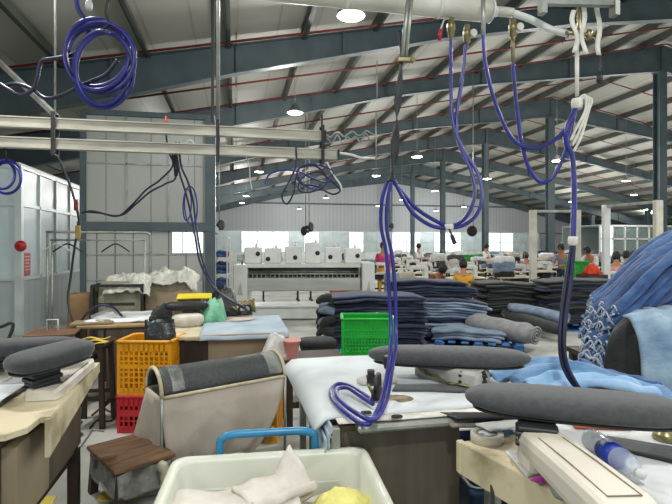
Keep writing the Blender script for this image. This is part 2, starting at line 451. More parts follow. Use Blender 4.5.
# ---- left partition: sheet below, frosted panes in an aluminium frame above
PX, PY0, PY1, PZ = -3.83, 9.8, 17.0, 3.06
mb = M(); mb.box((PX - .03, (PY0 + PY1) / 2, .5), (.06, PY1 - PY0, 1.0)); mb.box((PX - 2.5, PY0 + .03, .5), (5, .06, 1.0)); struct('wall_partition.002', mb, PARTW)
mb = M()
for z in (1.0, 2.35, 3.03):
    mb.box((PX, (PY0 + PY1) / 2, z), (.06, PY1 - PY0, .06)); mb.box((PX - 2.5, PY0, z), (5, .06, .06))
for i in range(9): mb.box((PX, PY0 + .9 * i, 2.0), (.06, .05, 2.1))
mb.box((PX, PY0, 1.53), (.11, .11, 3.06))
for i in range(1, 5): mb.box((PX - 1.0 * i, PY0, 2.0), (.05, .06, 2.1))
struct('trim_4', mb, ALU)
k = 40
for i in range(8):
    mb = M(); mb.box((PX - .01, PY0 + .9 * (i + .5), 2.02), (.012, .85, 2.0)); struct('window_%d' % k, mb, FROST); k += 1
for i in range(4):
    mb = M(); mb.box((PX - 1.0 * (i + .5), PY0 + .01, 2.02), (.95, .012, 2.0)); struct('window_%d' % k, mb, FROST); k += 1
mb = M(); mb.box((PX - 2.5, (PY0 + PY1) / 2, PZ + .03), (5, PY1 - PY0, .04)); struct('ceiling.002', mb, WHITE)
mb = M(); mb.box((PX - 2.5, PY1, 1.5), (5, .06, 3.0)); struct('wall_partition.005', mb, PARTW)
p = YP(20.5, 246, PY0 - .07)
t = thing('alarm_bell', 'round red alarm bell on the aluminium corner post', 'bell', p)
R = rotx(PI / 2)
mb = M(); mb.lathe([(.0, .05), (.05, .045), (.09, .02), (.1, 0), (.1, -.01)], 20, p, R); part('gong', mb, RED, t)
mb = M(); mb.lathe([(.035, -.03), (.035, .0)], 12, p, R); mb.lathe([(.02, .05), (.02, .06), (0, .062)], 10, p, R); part('mount', mb, REDP, t)
p = V((PX + .012, PY0 + .33, 1.2))
mb = M(); mb.box((PX + .012, PY0 + .3, 1.26), (.012, .3, .42), None, .004); t = solo('fire_notice', mb, RED, 'red rectangular fire notice on the frosted pane beside the bell', 'sign')
mb = M()
for i in range(5): mb.box((PX + .0195, PY0 + .3, 1.4 - .06 * i), (.003, .22 - .03 * (i % 3), .012))
part('printed_line', mb, WHITE, t)

# ---- sheeted enclosure in the middle left
e0, e1 = YP(84, 246, 10.5), YP(209, 246, 10.5); ex0, ex1 = e0.x, e1.x; EY = 10.5; EZ = 4.25
zm = 1.6 + 19 / 490 * 10.2
mb = M(); mb.box(((ex0 + ex1) / 2, EY, (zm + EZ) / 2), (ex1 - ex0, .04, EZ - zm)); mb.box((ex1, EY + 1.5, (zm + EZ) / 2), (.04, 3, EZ - zm)); struct('wall_enclosure', mb, POLY)
mb = M(); mb.box(((ex0 + ex1) / 2, EY, zm / 2), (ex1 - ex0, .05, zm)); mb.box((ex1, EY + 1.5, zm / 2), (.05, 3, zm)); struct('wall_enclosure.001', mb, POLYL)
mb = M()
mb.box(((ex0 + ex1) / 2, EY - .06, zm), (ex1 - ex0 + .2, .12, .17)); mb.box((ex1 + .03, EY + 1.5, zm), (.12, 3, .17))
mb.box((ex0, EY - .05, EZ / 2), (.1, .1, EZ)); mb.box((ex1 + .03, EY - .02, EZ / 2), (.2, .16, EZ))
mb.box(((ex0 + ex1) / 2, EY - .03, EZ), (ex1 - ex0, .1, .1)); struct('trim_5', mb, STEEL)
mb = M()
for z in (.35, .92, 1.43, 3.25): mb.box(((ex0 + ex1) / 2, EY - .035, z), (ex1 - ex0, .02, .025))
for i in range(1, 3): mb.box((ex0 + (ex1 - ex0) * i / 3, EY - .03, (zm + EZ) / 2), (.03, .03, EZ - zm))
struct('trim_6', mb, GALV)
mb = M(); mb.box((ex1 - .42, EY - .028, 1.67), (.62, .012, .42)); struct('window_60', mb, DAY)
mb = M()
for i in range(4): mb.box((ex1 - .73 + .207 * i, EY - .04, 1.67), (.015, .02, .42))
struct('trim_7', mb, GALV)
mb = M(); q = P(231, 250, 17); mb.box((q.x, q.y, .55), (.8, .08, 1.1)); struct('wall_partition.003', mb, WHITE)

# ---- red sprinkler pipes under the roof
PIPES = []
for i, y in enumerate([10.9, 13.6, 15.7, 19.4, 22.4, 26.1, 29.2, 32.9, 36.0]):
    mb = M(); zz = .24 if i % 2 == 0 else .3
    mb.tube([(-8, y, zroof(-8) - zz), (RIDGE_X, y, zroof(16) - zz), (44, y, zroof(44) - zz)], .028, 8)
    for k in range(9):
        xx = -5 + 5 * k; mb.cyl((xx, y, zroof(xx) - zz + .2), (xx, y, zroof(xx) - zz - .08), .012, 6)
    solo('sprinkler_pipe', mb, REDP, 'dark red sprinkler pipe running up the roof slope, %s' % ('just before the nearest rafter', 'in the nearest bay between two rafters', 'just before the second rafter', 'in the second roof bay', 'just before the third rafter', 'in the third roof bay', 'just before the fourth rafter', 'in the fourth roof bay', 'just before the fifth rafter')[i], 'pipe')
# ---- high-bay lamps
LAMPS = [(351, 16, 0), (295, 113, 0), (259, 172, 0), (417, 157, 0), (376, 176, 0), (435, 191, 0), (487, 179, 0), (557, 161, 0), (626, 181, 0), (402, 200, 0), (378, 206, 0), (436, 211, 0), (464, 207, 0), (645, 210, 0), (571, 202, 0), (634, 195, 0), (246, 196, 0), (242, 203, 0), (326, 198, 0), (299, 209, 0)]
lb = M(); lb.lathe([(.21, 0), (.21, .05), (.16, .09), (.1, .11), (.1, .2), (.04, .22), (.04, .25)], 24)
ld = M(); ld.lathe([(.19, -.006), (.0, -.012)], 24); ld.lathe([(.0, -.004), (.19, -.004)], 24)
lc = M(); lc.cyl((0, 0, .2), (0, 0, 1.0), .008, 6)
LZ = 5.05; LPOS = []
where = {0: 'biggest round white lamp, below the white pipe overhead', 1: 'round high-bay lamp above the overhead rails, second biggest', 2: 'round high-bay lamp just under the lower overhead rail', 3: 'round high-bay lamp close to the black strap', 7: 'round high-bay lamp beside the tied hose bundle', 8: 'round high-bay lamp before the broad ridge column', 13: 'high-bay lamp low over the far glass room'}
proto = None
for i, (px, py, _) in enumerate(LAMPS):
    pt = P(px, py, (LZ - CAMZ) * FPX / (CY - py)); LPOS.append(pt)
    if proto is None:
        t = proto = thing('bay_lamp', where[0], 'lamp', pt)
        part('housing', lb, LAMPB, t, False); part('diffuser', ld, LAMPW, t, False)
    else: t = dup(proto, pt, 0, where.get(i, 'small lit round high-bay lamp far down the hall'), None if i in where else 'far high-bay lamps')
    if i not in where: t['group'] = 'far high-bay lamps'
    for ch in list(t.children):
        if ch.name.startswith('cord'): bpy.data.objects.remove(ch)
    mb = M(); top = zroof(pt.x) - .05 - pt.z
    mb.cyl((0, 0, .22), (0, 0, top), .009, 6); part('cord', mb, GALV, t, False)

# ---- twin galvanised rails over the left tables
RY = 5.32
def Yline(px, py): return YP(px, py, RY)
la = P(338, 150, 5.45)
r0x = P(0, 120, 4.72).x - 1.2; r1x = P(325, 137, 5.36).x; r2x = P(338, 154, 5.4).x
for nm, z, xe, lab in (('overhead_rail', 2.81, r1x, 'long galvanised overhead rail, upper of the pair above the ironing tables'), ('overhead_rail', 2.61, r2x, 'long galvanised overhead rail, lower of the pair, hoses hanging from it')):
    L = xe - r0x; mb = M()
    mb.box((r0x + L / 2, RY, z), (L, .055, .09), None, .006); mb.box((r0x + L / 2, RY, z + .047), (L, .085, .012)); mb.box((r0x + L / 2, RY, z - .047), (L, .085, .012))
    t = thing(nm, lab, 'rail', (r0x + L / 2, RY, z)); part('channel', mb, RAILM, t)
    mb = M(); mb.box((xe + .005, RY, z), (.02, .1, .11)); part('end_cap', mb, BLACK, t)
for j, px in enumerate((55, 218, 322)):
    pt = YP(px, 130, RY); mb = M()
    mb.box((pt.x, RY - .06, 2.71), (.035, .012, .42)); mb.box((pt.x, RY + .06, 2.71), (.035, .012, .42)); mb.box((pt.x, RY, 2.91), (.035, .13, .012)); mb.box((pt.x, RY, 2.5), (.035, .13, .012))
    t = thing('rail_hanger', ('dark rail hanger with one thin rod, near the partition side', 'dark rail hanger on twin rods over the enclosure edge', 'dark rail hanger at the open end of the rails')[j], 'hanger', (pt.x, RY, 2.5))
    part('clamp', mb, BLACK, t)
    zt = zroof(pt.x) - .02 if j < 2 else 3.05
    mb = M(); mb.cyl((pt.x, RY, 2.9), (pt.x, RY, zt), .011 if j != 1 else .02, 8)
    part('rod', mb, BLACK if j == 2 else GALV, t)
    if j == 1:
        mb = M(); mb.bar((pt.x - .055, RY, 2.9), (pt.x - .055, RY, zt), .03, .03); part('rod', mb, BLACK, t)
# diagonal strut at the upper left
mb = M(); a = P(-8, 55, 6.2); b = P(58, 118, 5.45); mb.bar(a, b, .05, .05); solo('diagonal_strut', mb, GALV, 'pale diagonal steel strut coming down to the upper rail at the far left', 'strut')

# ---- white lagged pipe across the top
pe = P(489, 11, 2.93); ps = pe + V((-2.3, 0, 0.0))
mb = M(); n = 22; pts = [ps.lerp(pe, i / n) for i in range(n + 1)]
mb.tube(pts, [.066 + .004 * N(i * 3.1, 0, 0) for i in range(n + 1)], 20)
t = thing('air_pipe', 'thick white lagged air pipe across the top of the hall', 'pipe', (ps + pe) / 2); part('lagging', mb, PIPEW, t)
mb = M(); mb.lathe([(.067, 0), (.067, .012), (.03, .016), (.03, .05)], 18, pe, roty(PI / 2)); part('end_cap', mb, WHITE, t)
mb = M()
for q in (.35, .62, .86):
    c = ps.lerp(pe, q); mb.lathe([(.071, -.012), (.071, .012)], 18, c, roty(PI / 2))
part('band', mb, TAPEW, t)
def aat(px, py, y): return YP(px, py, y)
PYY = pe.y
mb = M(); cl = [P(493, 11, 2.95), P(505, 12, 2.95), P(513, 13, 2.95)]; mb.tube(cl, .028, 10); part('spigot', mb, PIPEW, t)
mb = M(); mb.tube(spline([P(513, 13, 2.95), P(530, 19, 2.93), P(550, 29, 2.9), P(568, 34, 2.88)], 6), .02, 10)
solo('white_hose', mb, WHITE, 'stiff white hose from the pipe end to the tap manifold', 'hose')
# ceiling channel that carries the hoses at upper right
mb = M(); c0 = P(541, 2, 2.8); c1 = P(616, 4, 2.8); mb.bar(c0, c1, .035, .03)
for q in (0.02, .98):
    c = c0.lerp(c1, q); mb.box(c + V((0, 0, -.03)), (.03, .05, .08))
solo('hose_bracket', mb, GALV, 'steel channel bracket at the upper edge carrying the tap manifold', 'bracket')
def valve(px, py, a, lab, handle=True, up=None):
    c = P(px, py, a); t = thing('ball_valve', lab, 'valve', c)
    mb = M(); mb.lathe([(.012, -.075), (.012, -.05), (.02, -.048), (.02, -.02), (.024, -.015), (.024, .02), (.017, .024), (.017, .05), (.01, .055)], 12, c); part('valve_body', mb, BRASS, t)
    if handle:
        mb = M(); mb.tube(spline([c + V((-.02, -.02, .035)), c + V((-.05, -.02, .03)), c + V((-.07, -.02, -.02)), c + V((-.078, -.02, -.06))], 4), .007, 6); part('lever', mb, GALV, t)
        mb = M(); mb.tube([c + V((-.073, -.02, -.03)), c + V((-.08, -.02, -.09))], .011, 8); part('grip', mb, RED, t, label='red plastic grip')
    else:
        mb = M(); mb.lathe([(.022, -.01), (.022, .01)], 8, c + V((.03, -.02, 0)), rotx(PI / 2)); part('tap_wheel', mb, TAPEW, t)
    return t
valve(451, 27, 2.88, 'brass ball valve with red lever under the white pipe')
valve(467, 34, 2.9, 'tap with small white wheel under the white pipe end', False)
valve(513, 28, 2.8, 'brass joint above the third hanging hose, beside the pipe end', False)
# tap manifold
c = P(580, 34, 2.85); t = thing('tap_manifold', 'cluster of brass taps and joints bound in white tape at upper right', 'manifold', c)
mb = M(); mb.tube([c + V((-.09, 0, 0)), c + V((.13, .0, -.0))], .012, 8); mb.lathe([(.018, -.06), (.022, -.02), (.022, .02), (.016, .06), (.016, .2)], 10, c)
for q in (.06, .12): mb.lathe([(.014, -.03), (.02, -.015), (.02, .015), (.012, .03)], 10, c + V((q, 0, 0)))
part('pipework', mb, BRASS, t)
mb = M()
for q, w_ in ((-.055, .17), (.0, .2), (.1, .22)):
    mb.sheet(lambda u, v, q=q, w_=w_: c + V((q + .03 * (v - .5) + .015 * math.sin(u * 7 + q * 50), -.03 + .01 * math.sin(u * 5), w_ - .05 - (w_ + .08) * u)), 10, 3, .004)
part('tape_tail', mb, TAPEW, t)
mb = M(); mb.tube(spline([c + V((.12, -.02, -.02)), c + V((.105, -.02, -.1)), c + V((.12, -.02, -.17)), c + V((.11, -.02, -.22))], 6), .006, 6); mb.lathe([(.006, 0), (.018, .015), (.018, .05), (.008, .06)], 8, c + V((.112, -.02, -.29))); part('hanging_plug', mb, BLACK, t)
mb = M(); mb.cyl(P(577, 42, 2.83), P(577, 96, 2.83), .011, 8); solo('hanging_rod', mb, TAPEW, 'pale thin rod hanging from the taps down to the tied hose bundle', 'rod')

# ---- conduit and black strap in the middle
mb = M(); mb.cyl(P(409, -6, 2.6), P(402, 58, 2.6), .013, 10); mb.cyl(P(412.5, -6, 2.58), P(406, 58, 2.6), .009, 8)
t = solo('steel_conduit', mb, GALV, 'bright steel conduit hanging in front of the white pipe', 'conduit')
mb = M(); c = P(405, 60, 2.59); mb.box(c, (.08, .03, .025), rotz(-.2), .004); mb.lathe([(.012, -.02), (.018, 0), (.012, .02)], 8, c + V((.035, -.01, -.003)), rotx(PI / 2)); part('clamp', mb, BRASS, t)
mb = M()
pts = [P(399, 30, 2.6), P(401, 62, 2.6), P(398, 100, 2.6), P(396, 130, 2.6), P(394, 160, 2.6), P(391, 182, 2.6)]
sp = spline(pts, 6)
mb.sheet(lambda u, v: sp[min(int(u * (len(sp) - 1) + .5), len(sp) - 1)] + RT * ((v - .5) * (.012 + .035 * min(1, max(0, u * 3 - .3))) * math.cos(u * 9)) + FW * ((v - .5) * .02 * math.sin(u * 9)), len(sp) - 1, 3, .006)
solo('black_strap', mb, BLACK, 'twisted black strap from the conduit clamp down to the blue hoses', 'strap')

# ---- hoses: lists of (pixel x, pixel y, distance)
def hz(pts, n=7): return spline([P(*p) if len(p) == 3 else G(p[0], p[1], p[3]) for p in pts], n)
def hose(name, pts, r, m_, lab, cat='hose', n=7, ends=None, group=None):
    mb = M(); mb.tube(hz(pts, n), r, 10); o = solo(name, mb, m_, lab, cat, group)
    return o
def ring(obj, px, py, a, r, m_, nm='tape_binding', h=.03):
    mb = M(); c = P(px, py, a); mb.lathe([(r * .9, -h), (r, -h * .5), (r * 1.05, 0), (r, h * .5), (r * .9, h)], 12, c); part(nm, mb, m_, obj)
HR = .0108
o = hose('blue_hose', [(387, 182, 2.6), (382, 200, 2.6), (381, 225, 2.6), (386, 252, 2.58), (389, 290, 2.56), (391, 330, 2.5), (390, 352, 2.4), (387, 375, 2.26), (382, 398, 2.15), (375, 415, 2.08), (368, 424, 0, .88), (357, 421, 0, .884), (343, 411, 0, .884), (333, 400, 0, .882), (331, 390, 0, .882), (338, 384, 0, .884), (350, 386, 0, .89), (362, 393, 0, .9), (372, 401, 0, .895)], .0102, HOSE, 'blue hose dropping to the white table, left strand with the floor-side loop')
ring(o, 388, 362, 2.37, .022, BLACK)
o = hose('blue_hose', [(391, 182, 2.58), (387, 205, 2.58), (387, 230, 2.58), (392, 255, 2.57), (395, 290, 2.55), (396, 330, 2.5), (395, 352, 2.4), (391, 375, 2.26), (387, 398, 2.15), (380, 414, 2.08), (371, 420, 0, .895), (358, 414, 0, .9), (345, 405, 0, .9), (337, 396, 0, .9), (338, 389, 0, .9), (348, 388, 0, .905), (362, 397, 0, .905), (373, 404, 0, .9)], .0102, HOSE, 'blue hose dropping to the white table, right strand of the middle pair')
o = hose('blue_hose', [(394, 180, 2.6), (402, 196, 2.6), (414, 214, 2.6), (432, 226, 2.6), (450, 228, 2.6), (466, 224, 2.62), (478, 212, 2.66), (482, 194, 2.7), (477, 172, 2.74), (462, 148, 2.8), (453, 122, 2.85), (451, 90, 2.88), (451, 34, 2.88)], HR, HOSE, 'blue hose swooping from the strap up to the red lever valve')
ring(o, 449, 227, 2.6, .024, TAPEW, h=.015)
mb = M(); mb.tube(spline([P(449, 229, 2.58), P(452, 236, 2.58), P(455, 244, 2.58)], 4), [.006] * 4 + [.012] * 5, 8); part('hanging_plug', mb, BLACK, o)
o = hose('blue_hose', [(391, 179, 2.62), (400, 190, 2.62), (416, 208, 2.62), (434, 220, 2.62), (450, 226, 2.62), (464, 219, 2.64), (472, 206, 2.68), (475, 188, 2.72), (470, 168, 2.76), (458, 140, 2.82), (457, 112, 2.86), (462, 80, 2.88), (466, 42, 2.9)], HR, HOSE, 'blue hose swooping from the strap up to the white wheel tap')
o = hose('blue_hose', [(483, 34, 2.78), (485, 60, 2.78), (490, 85, 2.78), (498, 110, 2.78), (508, 132, 2.78), (520, 145, 2.78), (535, 148, 2.78), (550, 143, 2.78), (563, 132, 2.79), (571, 118, 2.8), (577, 102, 2.82)], HR, HOSE, 'blue hose in a deep U from the bare steel tail to the tied bundle')
mb = M(); mb.cyl(P(483, -5, 2.78), P(483.5, 36, 2.78), .013, 8); part('steel_tail', mb, GALV, o, label='bare steel upper end')
o = hose('blue_hose', [(513, 62, 2.8), (515, 90, 2.8), (518, 118, 2.8), (522, 145, 2.8), (529, 168, 2.8), (540, 182, 2.8), (552, 178, 2.8), (562, 160, 2.8), (569, 138, 2.8), (575, 112, 2.82)], HR, HOSE, 'blue hose in a long U below the brass joint, lowest of the two U loops')
mb = M(); mb.cyl(P(512.5, 30, 2.8), P(513, 64, 2.8), .011, 8); part('steel_tail', mb, BRASS, o, label='bare brass upper end')
o = hose('blue_hose', [(579, 100, 2.82), (574, 112, 2.8), (567, 128, 2.78), (566, 142, 2.78), (572, 156, 2.78), (574, 180, 2.76), (574, 205, 2.74), (573, 240, 2.7)], .0145, HOSE, 'thick blue hose hanging straight below the tied bundle')
ring(o, 573, 241, 2.7, .026, TAPEW, h=.025); ring(o, 577, 104, 2.81, .03, TAPEW, h=.03)
mb = M()
for q in range(3):
    b0 = P(578, 99, 2.79); mb.tube(spline([b0 + V((.01 * q, 0, 0)), b0 + V((.04 + .02 * q, -.01, .02 - .01 * q)), b0 + V((.03 + .012 * q, -.02, -.07)), b0 + V((.012 * q - .02, -.02, -.16 - .03 * q)), b0 + V((-.055 + .01 * q, -.01, -.24 - .03 * q))], 6), .007, 6)
part('tape_binding', mb, TAPEW, o)
hose('navy_hose', [(572, 244, 2.7), (567, 275, 2.68), (562, 310, 2.64), (560, 340, 2.6), (562, 362, 2.58), (569, 378, 2.56), (576, 387, 2.55)], .011, HOSED, 'navy hose below the white tape, strand ending on the light blue jeans')
hose('navy_hose', [(574, 244, 2.69), (571, 280, 2.66), (566, 315, 2.62), (564, 345, 2.58), (567, 365, 2.56), (574, 380, 2.54), (580, 389, 2.53)], .011, HOSED, 'navy hose below the white tape, strand nearer the denim mound')
# coil at upper left
def coil(px, py, a, rx, ry, turns, seed, ph=0.0, drift=.3):
    rnd = random.Random(seed); pts = []; n = int(turns * 14)
    for i in range(n + 1):
        t = 2 * PI * i / 14 + ph; kx = rx * (1 + .07 * math.sin(i * .45 + seed)); ky = ry * (1 + .06 * math.cos(i * .37 + seed))
        pts.append((px + kx * math.cos(t) + 3 * math.sin(i * .21 + seed), py - ky * math.sin(t) + 3 * math.cos(i * .17 + seed), a + .045 * math.sin(i * .33 + seed) + drift * .1 * i / n))
    return pts
o = hose('hose_coil', [(76, -8, 3.45), (78, 8, 3.45), (86, 22, 3.44)] + coil(97, 57, 3.42, 33, 34, 4.2, 3, 2.0), .0155, HOSE, 'big coiled blue hose hung under the roof at upper left', 'hose')
mb = M(); mb.tube(hz([(108, 0, 3.4), (106, 12, 3.4), (108, 24, 3.4), (102, 30, 3.4)]), .012, 6); part('tie_chain', mb, BLACK, o)
mb = M(); mb.tube(hz(coil(104, 68, 3.38, 28, 37, 1.8, 5, 1.2)), .0145, 10); part('outer_loop', mb, HOSE, o)
hose('navy_hose', [(90, 28, 3.5), (84, 45, 3.5), (72, 55, 3.5), (52, 59, 3.5), (41, 62, 3.5), (37, 78, 3.5), (32, 90, 3.5), (20, 95, 3.5), (6, 88, 3.5), (-10, 78, 3.5)], .015, HOSED, 'navy hose sagging from the big coil towards the upper left corner')
hose('navy_hose', [(118, 60, 3.46), (105, 75, 3.46), (85, 84, 3.46), (60, 96, 3.48), (45, 98, 3.5), (30, 88, 3.52), (12, 84, 3.52), (-10, 92, 3.5)], .014, HOSED, 'navy hose passing behind the big coil and under the rafter')
mb = M(); c = P(89, 3, 3.6); mb.lathe([(.02, -.05), (.026, -.03), (.026, 0), (.018, .01), (.018, .06)], 12, c); solo('pendant_bulb', mb, WHITE, 'small white pendant bulb fitting beside the hose coil', 'bulb')
o = hose('hose_coil', coil(4, 176, 4.8, 13, 15, 2.4, 8), .0135, HOSE, 'small blue hose coil hanging at the left edge below the rails', 'hose')
mb = M(); mb.tube(hz([(5, 145, 4.8), (6, 160, 4.8)], 3), .006, 6); part('tie', mb, BLACK, o)
# dark leads from the rail to the tables
a = 5.25
o = hose('navy_hose', [(166, 130, a), (168, 150, a), (173, 165, a), (160, 180, a), (146, 190, a), (132, 205, a), (118, 216, a), (100, 213, a), (84, 212, a)], .010, HOSED, 'navy hose from the red rail tap sagging over the enclosure, upper strand')
mb = M(); c = P(166, 129, a); mb.lathe([(.014, -.07), (.014, -.02), (.02, 0), (.012, .08), (.012, .14)], 10, c); part('tap', mb, RED, o, label='red tap')
hose('navy_hose', [(170, 145, a), (176, 176, a), (165, 184, a), (150, 192, a), (136, 204, a), (124, 214, a), (112, 215.5, a), (92, 211, a), (82, 213, a)], .010, HOSED, 'navy hose sagging over the enclosure, lower strand to the black cable')
o = hose('navy_hose', [(176, 142, a), (179, 170, a), (185, 190, a), (190, 210, a), (195, 235, 5.2), (200, 262, 5.1), (212, 285, 5.0), (228, 299, 4.9), (246, 308, 4.85)], .011, HOSED, 'navy hose dropping from the rail to the far iron, left strand')
mb = M(); mb.lathe([(.018, -.28), (.026, -.2), (.024, 0), (.012, .06)], 10, P(176, 150, a)); part('plug', mb, BLACK, o)
o = hose('blue_hose', [(179, 142, a), (181, 165, a), (188, 182, a), (193, 200, a), (197, 232, 5.2), (203, 262, 5.1), (216, 288, 5.0), (232, 301, 4.9), (247, 310, 4.85)], .011, HOSED, 'navy hose dropping from the rail to the far iron, strand with tied loop')
mb = M(); mb.tube(hz(coil(189, 205, 5.22, 5, 17, 2.2, 2)), .008, 8); part('tied_loop', mb, HOSE, o)
mb = M(); mb.tube(hz([(186, 145, a), (189, 140, a), (194, 143, a), (196, 150, a), (190, 152, a), (189, 165, a)], 5), .007, 6); solo('cord_tail', mb, TAPEW, 'loose pale cord tail looped on the lower rail beside the plug', 'cord')
o = hose('black_cable', [(54, 120, 5.2), (56, 150, 5.2), (68, 180, 5.2), (76, 205, 5.2), (79, 225, 5.2), (75, 245, 5.2), (71, 275, 5.2), (68, 300, 5.15), (72, 318, 5.1), (78, 328, 5.1)], .012, BLACK, 'black cable from the rail hanger down to the tables, bound with yellow tape')
ring(o, 78, 232, 5.19, .028, mat('yellow_tape', '#c9ab62', '#a88b45', .6, scale=12), h=.07); ring(o, 76, 205, 5.19, .022, REDP, h=.06)
# tangle under the right end of the lower rail
a = 5.3
o = hose('hose_tangle', [(296, 146, a), (296, 165, a), (290, 180, a), (282, 196, a), (287, 204, a), (294, 192, a), (296, 178, a), (300, 168, a), (315, 166, a), (326, 176, a), (324, 186, a), (310, 192, a), (299, 190, a), (302, 178, a), (318, 172, a), (330, 180, a), (340, 190, a), (332, 194, a), (316, 186, a), (302, 184, a), (296, 176, a)], .010, HOSED, 'tangled navy hose bundle hanging under the open end of the rails', 'hose')
mb = M(); mb.tube(hz([(265, 184, a), (270, 174, a), (285, 170, a), (300, 172, a), (316, 180, a), (328, 182, a), (333, 172, a), (322, 166, a), (306, 165, a), (297, 172, a), (305, 186, a), (322, 190, a)]), .010, 8); part('second_strand', mb, HOSE, o)
mb = M(); mb.tube(hz([(327, 162, a), (333, 174, a), (340, 184, a), (342, 190, a)]), .009, 6); part('white_tail', mb, TAPEW, o, label='short white cord tail')
mb = M(); mb.tube(hz([(244, 152, a), (249, 165, a), (250, 178, a), (252, 190, a)]), [.006] * 22, 6); solo('cord_tail', mb, TAPEW, 'thin pale cord hanging from the lower rail under the first far lamp', 'cord')
# hardware at the rail ends
mb = M()
pts = [P(326 + 4.5 * i, 135 + 2.5 * math.sin(i * 1.9) - .2 * i, 5.4) for i in range(12)]
mb.tube(spline(pts, 5), .010, 6); mb.tube([p + V((0, .02, -.05 + .03 * math.sin(k))) for k, p in enumerate(spline(pts, 3))], .009, 6)
solo('cable_chain', mb, GALV, 'knotted chain of cable ties off the end of the upper rail', 'chain')
mb = M(); mb.tube(hz([(339, 153, 5.4), (352, 155, 5.42), (362, 158, 5.45), (375, 158, 5.47)]), .014, 8); solo('white_hose', mb, WHITE, 'short white hose off the end of the lower rail', 'hose')
mb = M(); mb.cyl(P(376, 112, 5.47), P(376, 160, 5.47), .008, 6); mb.cyl(P(377, 100, 5.47), YP(377, 60, P(377, 100, 5.47).y), .006, 6); solo('hanging_rod', mb, GALV, 'thin steel rod holding the loose chain end by the rails', 'rod')
# wall-side fans on drop poles
def fan(px, py, a, rz, lab, pole=True):
    c = P(px, py, a); t = thing('industrial_fan', lab, 'fan', c, rz)
    mb = M(); mb.lathe([(.15, -.04), (.19, -.03), (.19, .03), (.15, .04)], 20, (0, 0, 0), rotx(PI / 2))
    for k in range(8): mb.bar((0, -.045, 0), (.17 * math.cos(k * PI / 4), -.045, .17 * math.sin(k * PI / 4)), .01, .01)
    part('cage', mb, BLACK, t, False)
    mb = M()
    for k in range(4):
        ang = k * PI / 2; mb.box((.07 * math.cos(ang), 0, .07 * math.sin(ang)), (.12, .02, .06), Matrix.Rotation(-ang, 3, 'Y'))
    part('blade', mb, STEELD, t, False)
    mb = M(); mb.box((0, .13, -.01), (.14, .2, .14), None, .02); part('motor', mb, BLACK, t, False)
    if pole:
        mb = M(); mb.cyl((0, .08, .1), (0, .08, zroof(c.x) - c.z), .02, 8); part('drop_pole', mb, GALV, t, False)
fan(311, 227, 19, 1.0, 'black fan on a drop pole above the quilting machine')
fan(304, 231, 19.5, -1.1, 'black fan turned the other way beside the drop pole above the quilting machine')
fan(472, 231, 17, -1.0, 'black fan on a drop pole between two ridge columns')
fan(392, 226, 30, .9, 'small black fan beside the furthest ridge column')
fan(221, 225, 18, .9, 'black fan on the pole just beyond the sheeted enclosure')
# ================================================================ left pressing table
def rotm(d):
    """rotation matrix with x along d (horizontal)"""
    return rotz(math.atan2(d.y, d.x))
def buck(name, lab, A, B, W, H, m_, taper, neck=None, neckh=.07, t=None):
    """pressing buck (padded board) from blunt end A to tapered end B with its neck below"""
    c = (A + B) / 2; d = B - A; L = d.length
    if t is None: t = thing(name, lab, 'pressing buck', c - V((0, 0, H / 2 + neckh)))
    else: t['label'] = lab
    x = d.normalized(); y = V((0, 0, 1)).cross(x).normalized(); z = x.cross(y); R = Matrix((x, y, z)).transposed()
    mb = M(); mb.pad(L, W, H, R, c, taper, 18, 26); part('pad', mb, m_, t)
    mb = M(); mb.pad(L * .93, W * .86, .02, R, c - z * (H / 2 - .004), taper, 14, 16); part('base_plate', mb, BLACK, t)
    nk = c if neck is None else neck
    mb = M(); zt = c.z - H / 2 + (nk - c).dot(x) * x.z - .004
    for i in range(4): mb.box((nk.x, nk.y, zt - neckh * (i + .5) / 4), (.13 + .016 * (i % 2), .1 + .016 * (i % 2), neckh / 4), R, .004)
    part('neck', mb, BLACK, t)
    return t
TZ = .85
# carcass
t = thing('pressing_table', 'worn beige pressing table with brown side panels, cut off by the photo edge', 'table', (-1.5, 2.75, 0))
mb = M()
poly = [(-2.4, 3.4), (-.86, 3.4), (-.80, 2.36), (-.84, 2.36), (-.845, 2.24), (-.9, 2.17), (-2.4, 2.14)]
mb.prism(poly, TZ - .025, TZ); part('table_top', mb, BEIGE, t)
mb = M(); vs = [(-.86, 3.4, TZ - .005), (-.795, 2.34, TZ - .005), (-.86, 3.4, TZ - .06), (-.795, 2.34, TZ - .17)]
vs = vs + [(x_ - .02, y_, z_) for x_, y_, z_ in vs]
mb.add(vs, [(0, 2, 3, 1), (4, 5, 7, 6), (0, 1, 5, 4), (2, 6, 7, 3), (0, 4, 6, 2), (1, 3, 7, 5)]); part('side_plate', mb, BEIGE, t)
mb = M(); mb.box((-1.68, 2.2, .58), (1.44, .03, .5), None, .004)
for i in range(5): mb.box((-1.0 - .3 * i, 2.183, .58), (.012, .008, .5))
mb.box((-.96, 2.75, .6), (.03, 1.1, .44)); mb.box((-1.68, 3.3, .6), (1.44, .03, .44)); mb.box((-1.68, 2.75, .36), (1.44, 1.1, .03)); part('carcass', mb, PANELB, t)
mb = M(); mb.box((-.915, 2.42, .6), (.06, .36, .34), None, .004); part('end_box', mb, PANELG, t)
for i, (x_, y_) in enumerate(((-.97, 2.26), (-.97, 3.25), (-2.3, 2.26), (-2.3, 3.25))):
    mb = M(); mb.box((x_, y_, .18), (.06, .06, .36), None, .004); part('leg', mb, DWOOD, t)
mb = M(); mb.bar((-1.0, 2.3, .3), (-1.0, 3.3, .3), .03, .04); part('brace', mb, DWOOD, t)
